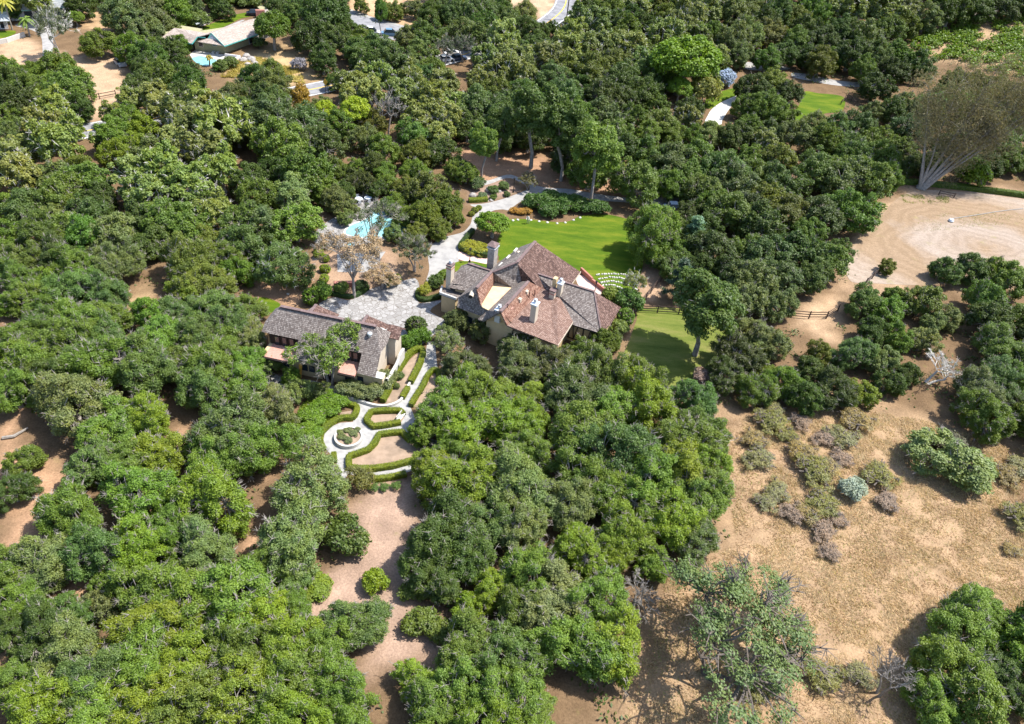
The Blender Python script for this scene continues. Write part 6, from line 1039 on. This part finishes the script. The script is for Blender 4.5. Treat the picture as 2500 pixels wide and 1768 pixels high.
for a, b in ((e1, e2), (r1, e1), (f1, f2), (rg_(690, 605, 3.9), f2), (r1, rg_(840, 680, 2.7)), (rg_(690, 605, 3.9), rg_(820, 620, 3.9))): part('fascia', MB().beam(np.array(a) - (0, .02, .08), np.array(b) - (0, .02, .08), .08, .22), m_tealtrim, ranch)
wpts = [rg_(660, 835), rg_(1140, 885), rg_(1700, 680)]; off = np.array([bk[0] * .4, 9., 0]); part('wall', MB().prism([wpts[0], wpts[1], wpts[2], wpts[2] + (-1, 7, 0), wpts[0] + (-1, 6, 0)], float(HT(*wpts[1][:2])), float(HT(*wpts[1][:2])) + 2.55), m_olivewall, ranch)
wl = [rg_(120, 740), rg_(620, 815)]; part('wall', MB().prism([wl[0], wl[1], wl[1] + (0, 7, 0), wl[0] + (2, 7, 0)], 0, 2.6), m_olivewall, ranch)
dv = (wpts[1] - wpts[0]) / np.linalg.norm(wpts[1] - wpts[0]); dn = np.array([dv[1], -dv[0], 0]); ra = math.atan2(dv[1], dv[0])
for f, wd, z, h in ((.22, 1.1, 1.0, 1.1), (.7, 1.2, 1.5, .5)):
    c_ = wpts[0] + (wpts[1] - wpts[0]) * f + dn * .03; wi = part('window', MB().box(c_ + (0, 0, z), wd, .08, h, ra), m_stuccol, ranch); link('pane', MB().box(c_ + dn * .05 + (0, 0, z + .1), wd - .2, .04, h - .2, ra).mesh('pane', m_glass, ranch.location), wi)
dv2 = (wpts[2] - wpts[1]) / np.linalg.norm(wpts[2] - wpts[1]); dn2 = np.array([dv2[1], -dv2[0], 0]); ra2 = math.atan2(dv2[1], dv2[0])
for i in range(6): c_ = wpts[1] + dv2 * (9. + i * 1.7) + dn2 * .03; dr = part('sliding_door', MB().box(c_ + (0, 0, .1), 1.5, .08, 2.1, ra2), m_plaster, ranch); link('pane', MB().box(c_ + dn2 * .05 + (0, 0, .2), 1.3, .04, 1.9, ra2).mesh('pane', m_glass, ranch.location), dr)
cb = rg_(1735, 300, 3.2); part('chimney', MB().box((cb[0], cb[1], 2.), 2.2, .8, 3.2, .4), m_brickred, ranch, label='red brick chimney')
gar = thing('garage', 'tan roofed garage behind the ranch house chimney', 'garage', (*rg_(1850, 300)[:2], 0.)); part('roof_slope', MB().slab([rg_(1660, 215, 3.), rg_(1840, 150, 4.), rg_(2005, 315, 3.), rg_(1790, 335, 3.)], .15), m_ranch, gar); part('wall', MB().prism([rg_(1700, 290), rg_(1830, 240), rg_(1980, 370), rg_(1800, 390)], 0, 2.7), m_olivewall, gar)
hs = thing('pool_house', 'small grey flat roofed shed behind the ranch house lawn', 'shed', (*rg_(780, 420)[:2], 0.)); part('wall', MB().prism([rg_(690, 440), rg_(890, 400), rg_(870, 360), rg_(680, 385)], 0, 2.0), m_plaster, hs); part('roof', MB().slab([rg_(670, 400, 2.1), rg_(905, 310, 2.1), rg_(840, 290, 2.1), rg_(600, 320, 2.1)], .15), m_greyroof, hs)
for i, (x, y) in enumerate(((975, 860), (1045, 865))):
    c_ = rg_(x, y); t = thing('sun_lounger', 'white sun lounger on the ranch house pool terrace', 'lounger', (*c_[:2], 0.), 'loungers by the ranch house pool'); d_ = unit(rg_(x - 60, y + 60) - c_); part('seat', MB().beam(c_ + (0, 0, .35), c_ + d_ * 1.3 + (0, 0, .35), .65, .1), m_white, t); part('backrest', MB().beam(c_ + (0, 0, .38), c_ - d_ * .6 + (0, 0, .85), .65, .08), m_white, t)
    for f in (.1, 1.2): part('leg', MB().box(c_ + d_ * f, .5, .06, .32, math.atan2(d_[1], d_[0]) + 1.57), m_white, t)
single('terrace_wall', MB().beam(rg_(1140, 905, .3), rg_(1395, 940, .3), .3, .6).beam(rg_(1395, 940, .3), rg_(1180, 1025, .3), .3, .6), m_plaster, 'low wall edging the ranch house pool terrace', 'wall')

# ------------------------------------------------------------------ white house with blue-grey roof
wh = thing('white_house', 'white house with blue grey roof and dark openings beside the palms', 'house', (*g('TL', 350, 130)[:2], 0.))
def tl(x, y, z=0.): return g('TL', x, y, z)
part('roof_slope', MB().slab([tl(170, 85, 3.), tl(575, 52, 3.), tl(545, -30, 5.2), tl(180, -20, 5.2)], .18), m_greyroof, wh); part('fascia', MB().beam(tl(170, 87, 2.9), tl(575, 54, 2.9), .1, .22), m_tealtrim, wh)
w0, w1 = tl(95, 170), tl(560, 135); part('wall', MB().prism([w0, w1, w1 + (1, 9, 0), w0 + (1, 9, 0)], 0, 2.95), m_plaster, wh); dvw = (w1 - w0) / np.linalg.norm(w1 - w0); raw = math.atan2(dvw[1], dvw[0])
for f, wd, z, h in ((.36, 3.0, .05, 2.2), (.88, 2.2, .05, 2.2), (.04, .9, 1.1, 1.2), (.1, .9, 1.1, 1.2)): c_ = w0 + (w1 - w0) * f + (0, -.05, z); part('garage_opening' if h > 2 else 'window', MB().box(c_, wd, .1, h, raw), m_glass, wh)
w2 = thing('white_cottage', 'corner of a white cottage with blue grey roof beside the yellow palm', 'house', (*tl(0, 200)[:2], 0.)); part('wall', MB().prism([tl(-80, 240), tl(70, 232), tl(60, 190), tl(-80, 195)], 0, 2.6), m_plaster, w2); part('roof_slope', MB().slab([tl(-100, 175, 2.7), tl(80, 168, 2.7), tl(55, 95, 4.), tl(-100, 90, 4.)], .18), m_greyroof, w2); part('window', MB().box(tl(20, 234, 0) + (0, -.06, .3), 1.4, .1, 1.8), m_glass, w2)
single('retaining_wall', MB().beam(tl(-60, 345, .5), tl(50, 325, .5), .35, 1.).beam(tl(50, 325, .5), tl(195, 275, .5), .35, 1.), m_white, 'low white retaining wall below the cottage lawn', 'wall')
sheet('house_drive', 'TL', [(120, 200), (300, 150), (480, 150), (560, 180), (440, 260), (420, 420), (350, 480), (330, 300), (250, 240)], m_conc, .02)

# ------------------------------------------------------------------ vineyard
VY = np.array(world('VR', [(1250, 350), (1400, 270), (1900, 190), (2380, 120), (2380, 640), (1950, 560), (1620, 500), (1400, 400)])); rg = np.random.default_rng(77); vd = np.array([.94, .34]); vn = np.array([-vd[1], vd[0]])
s0 = VY @ vn; u0_ = VY @ vd
for s_ in np.arange(s0.min() + 1, s0.max(), 2.3):
    uu = np.arange(u0_.min(), u0_.max(), .5); Q = uu[:, None] * vd + s_ * vn; Q = Q[inpoly(Q, VY)]
    if len(Q) < 8: continue
    z = HT(Q[:, 0], Q[:, 1]); n = len(Q) * 30; i = rg.integers(len(Q), size=n); keep = vnoise(Q[i], 2.2, 9) > .42; i = i[keep]; n = len(i); C = np.concatenate([Q[i], (z[i] + .85)[:, None]], 1) + rg.normal(size=(n, 3)) * (.55, .55, .4); c0_ = np.array([*Q[0], z[0]])
    V, Fc = cards(C - c0_, unit(rg.normal(size=(n, 3)) * .6 + (0, 0, .9)), .62, .5, rg); t = thing('vine_row', 'row of leafy green grapevines on the vineyard hill', 'grapevines', c0_, 'vine rows on the hill'); o = link('leaves', fastmesh('leaves', V, Fc, m_leaf), t); o.color = (.12, .2, .022, 1); o['kind'] = 'stuff'
    mb = MB()
    for j in range(0, len(Q), 12): mb.box((Q[j, 0], Q[j, 1], z[j]), .1, .1, 1.3)
    part('stakes', mb, m_fence, t)['kind'] = 'stuff'

# ------------------------------------------------------------------ cars, furniture, person, odds and ends
m_tyre = plain('tyre_rubber', (.02, .02, .02), .8)
def car(k, x, y, rz, col, label, L=4.5, H=1.45):
    b = g(k, x, y); t = thing('parked_car', label, 'car', (*b[:2], float(HT(b[0], b[1]))), 'parked cars', 0.); ca, sa = math.cos(rz), math.sin(rz); z0 = float(HT(b[0], b[1]))
    def W(u, v, z): return (b[0] + u * ca - v * sa, b[1] + u * sa + v * ca, z0 + z)
    pm, n_, bs = newmat('car_paint'); bs.inputs['Base Color'].default_value = (*col, 1); bs.inputs['Roughness'].default_value = .25; bs.inputs['Coat Weight'].default_value = .5
    prof = [(-L / 2, .35, .8), (-L / 2 + .1, .8, .86), (-L * .3, .9, .9), (L * .22, .92, .9), (L / 2 - .15, .72, .84), (L / 2, .4, .78)]; mb = MB()
    for (u0, z0_, w0_), (u1, z1_, w1_) in zip(prof, prof[1:]):
        mb.poly([W(u0, -w0_, z0_), W(u1, -w1_, z1_), W(u1, w1_, z1_), W(u0, w0_, z0_)]); 
        for s_ in (-1, 1): mb.poly([W(u0, s_ * w0_, .25), W(u1, s_ * w1_, .25), W(u1, s_ * w1_, z1_), W(u0, s_ * w0_, z0_)])
    mb.poly([W(-L / 2, -.8, .25), W(-L / 2, .8, .25), W(-L / 2, .8, .35), W(-L / 2, -.8, .35)]); mb.poly([W(L / 2, -.78, .25), W(L / 2, .78, .25), W(L / 2, .78, .4), W(L / 2, -.78, .4)]); part('body', mb, pm, t)
    lo = [(-L * .36, .86), (L * .26, .86)]; hi = [(-L * .24, .66), (L * .08, .66)]; mb = MB()
    for s_ in (-1, 1): mb.poly([W(lo[0][0], s_ * .86, .88), W(lo[1][0], s_ * .86, .9), W(hi[1][0], s_ * .66, H - .04), W(hi[0][0], s_ * .66, H - .04)])
    for i in (0, 1): mb.poly([W(lo[i][0], -.86, .89), W(lo[i][0], .86, .89), W(hi[i][0], .66, H - .04), W(hi[i][0], -.66, H - .04)])
    part('windows', mb, m_glass, t); part('roof', MB().box(W((hi[0][0] + hi[1][0]) / 2, 0, H - .05), hi[1][0] - hi[0][0], 1.34, .06, rz), pm, t)
    for u in (-L * .31, L * .31):
        for s_ in (-1, 1): part('wheel', MB().tube([W(u, s_ * .66, .33), W(u, s_ * .9, .33)], [.33, .33], 14), m_tyre, t)
car('TM', 1600, 490, .5, (.55, .57, .6), 'silver car under the sparse roadside oaks'); car('TM', 1650, 440, .5, (.65, .65, .66), 'white car behind the silver one under the oaks'); car('TM', 1700, 480, .5, (.06, .09, .16), 'dark blue car between the roadside oaks'); car('TM', 1010, 275, .2, (.6, .6, .6), 'white van beside the columnar roadside tree', 5., 1.9); car('TM', 1160, 285, .2, (.1, .2, .3), 'blue truck beside the roadside bank', 5., 1.7); car('LN', 1115, 405, .15, (.03, .05, .09), 'dark car parked under the oaks beside the lawn'); car('TL', 965, 520, -.8, (.5, .5, .5), 'grey trailer at the edge of the dirt yard', 4., 1.4); car('R', 1640, 255, .3, (.02, .025, .04), 'black car behind the ranch house roof')
def table_set(k, x, y, label):
    b = g(k, x, y); t = thing('patio_table', label, 'table', (*b[:2], 0.), 'tables on the pool deck'); part('table_top', MB().lathe(b + (0, 0, .7), [(.65, 0), (.65, .04)], 16), m_capw, t); part('pedestal', MB().lathe(b, [(.3, 0), (.3, .04), (.05, .06), (.05, .7)], 8), m_iron, t)
    for i in range(4):
        a = i * 1.57 + .4; c_ = b + (math.cos(a) * 1.05, math.sin(a) * 1.05, 0); ch = thing('patio_chair', 'grey patio chair around a pool deck table', 'chair', (*c_[:2], 0.), 'chairs on the pool deck'); part('seat', MB().box(c_ + (0, 0, .42), .5, .5, .06, a), m_metal, ch); part('backrest', MB().box(c_ + (math.cos(a) * .24, math.sin(a) * .24, .48), .06, .5, .45, a), m_metal, ch)
        for dx, dy in ((-1, -1), (1, -1), (1, 1), (-1, 1)): part('leg', MB().box(c_ + (dx * .18, dy * .18, 0), .04, .04, .42), m_iron, ch)
table_set('P', 460, 450, 'round patio table beside the pool wall oaks'); table_set('P', 550, 440, 'round patio table nearer the pool steps')
single('brick_barbecue', MB().beam(g('G', 830, 600, .45), g('G', 1125, 590, .45), .6, .9), m_brickred, 'low brick wall behind the dying oak', 'wall')
single('irrigation_pipe', MB().tube([g('RR', x, y, .1) for x, y in ((1420, 362), (1500, 350), (1600, 335), (1700, 318), (1800, 305), (1890, 296))], [.07] * 6, 6), m_conc, 'long pale pipe lying across the riding ground', 'pipe')
bb = g('RR', 1410, 382); single('feed_sack', MB().lathe(bb, [(.4, 0), (.55, .25), (.4, .55), (.02, .65)], 10), m_capw, 'pale sack at the end of the pipe', 'sack')
# person on the lawn
pb = g('P', 2092, 658); pt = thing('person', 'person in a white shirt and pale trousers standing on the lawn edge', 'person', (*pb[:2], 0.))
J = {'pel': (0, 0, .95), 'chest': (-.06, -.03, 1.32), 'neck': (-.1, -.04, 1.5), 'head': (-.13, -.07, 1.66), 'top': (-.14, -.08, 1.78), 'ls': (-.26, -.02, 1.42), 'le': (-.34, -.14, 1.14), 'lh': (-.3, -.34, .98), 'rs': (.1, -.06, 1.42), 're': (.16, -.2, 1.14), 'rh': (.1, -.38, .98), 'lp': (-.1, 0, .9), 'lk': (-.14, -.03, .5), 'la': (-.15, .03, .09), 'lt': (-.16, -.13, .04), 'rp': (.1, 0, .9), 'rk': (.15, -.02, .5), 'ra': (.18, .06, .09), 'rt': (.19, -.1, .04)}
ed = [('pel', 'chest'), ('chest', 'neck'), ('neck', 'head'), ('head', 'top'), ('chest', 'ls'), ('ls', 'le'), ('le', 'lh'), ('chest', 'rs'), ('rs', 're'), ('re', 'rh'), ('pel', 'lp'), ('lp', 'lk'), ('lk', 'la'), ('la', 'lt'), ('pel', 'rp'), ('rp', 'rk'), ('rk', 'ra'), ('ra', 'rt')]
rad = {'pel': .15, 'chest': .16, 'neck': .06, 'head': .1, 'top': .075, 'ls': .075, 'le': .05, 'lh': .045, 'rs': .075, 're': .05, 'rh': .045, 'lp': .095, 'lk': .065, 'la': .05, 'lt': .04, 'rp': .095, 'rk': .065, 'ra': .05, 'rt': .04}
nmz = list(J); me = bpy.data.meshes.new('body'); me.from_pydata([J[k] for k in nmz], [(nmz.index(a), nmz.index(b)) for a, b in ed], []); 
def clothmat():
    m, n, b = newmat('clothed_body'); tc = nd(n, 'ShaderNodeTexCoord'); sx = nd(n, 'ShaderNodeSeparateXYZ'); lk(n, tc.outputs['Object'], sx.inputs[0]); mr = nd(n, 'ShaderNodeMath', operation='DIVIDE'); lk(n, sx.outputs[2], mr.inputs[0]); mr.inputs[1].default_value = 1.9
    r_ = ramp(n, mr.outputs[0], [(.0, (.04, .035, .03)), (.055, (.45, .43, .4)), (.49, (.7, .69, .68)), (.78, (.42, .26, .19)), (.905, (.05, .035, .03))]); n.nodes[-1]; 
    for x in n.nodes:
        if x.type == 'VALTORGB': x.color_ramp.interpolation = 'CONSTANT'
    lk(n, r_, b.inputs['Base Color']); b.inputs['Roughness'].default_value = .8; return m
bo = link('body', me, pt); sk = bo.modifiers.new('skin', 'SKIN'); 
for i, k in enumerate(nmz): me.skin_vertices[0].data[i].radius = (rad[k], rad[k] * (.75 if k in ('chest', 'pel') else 1.))
me.skin_vertices[0].data[0].use_root = True; bo.modifiers.new('sub', 'SUBSURF').render_levels = 2; me.materials.append(clothmat())
bo.modifiers['sub'].levels = 2
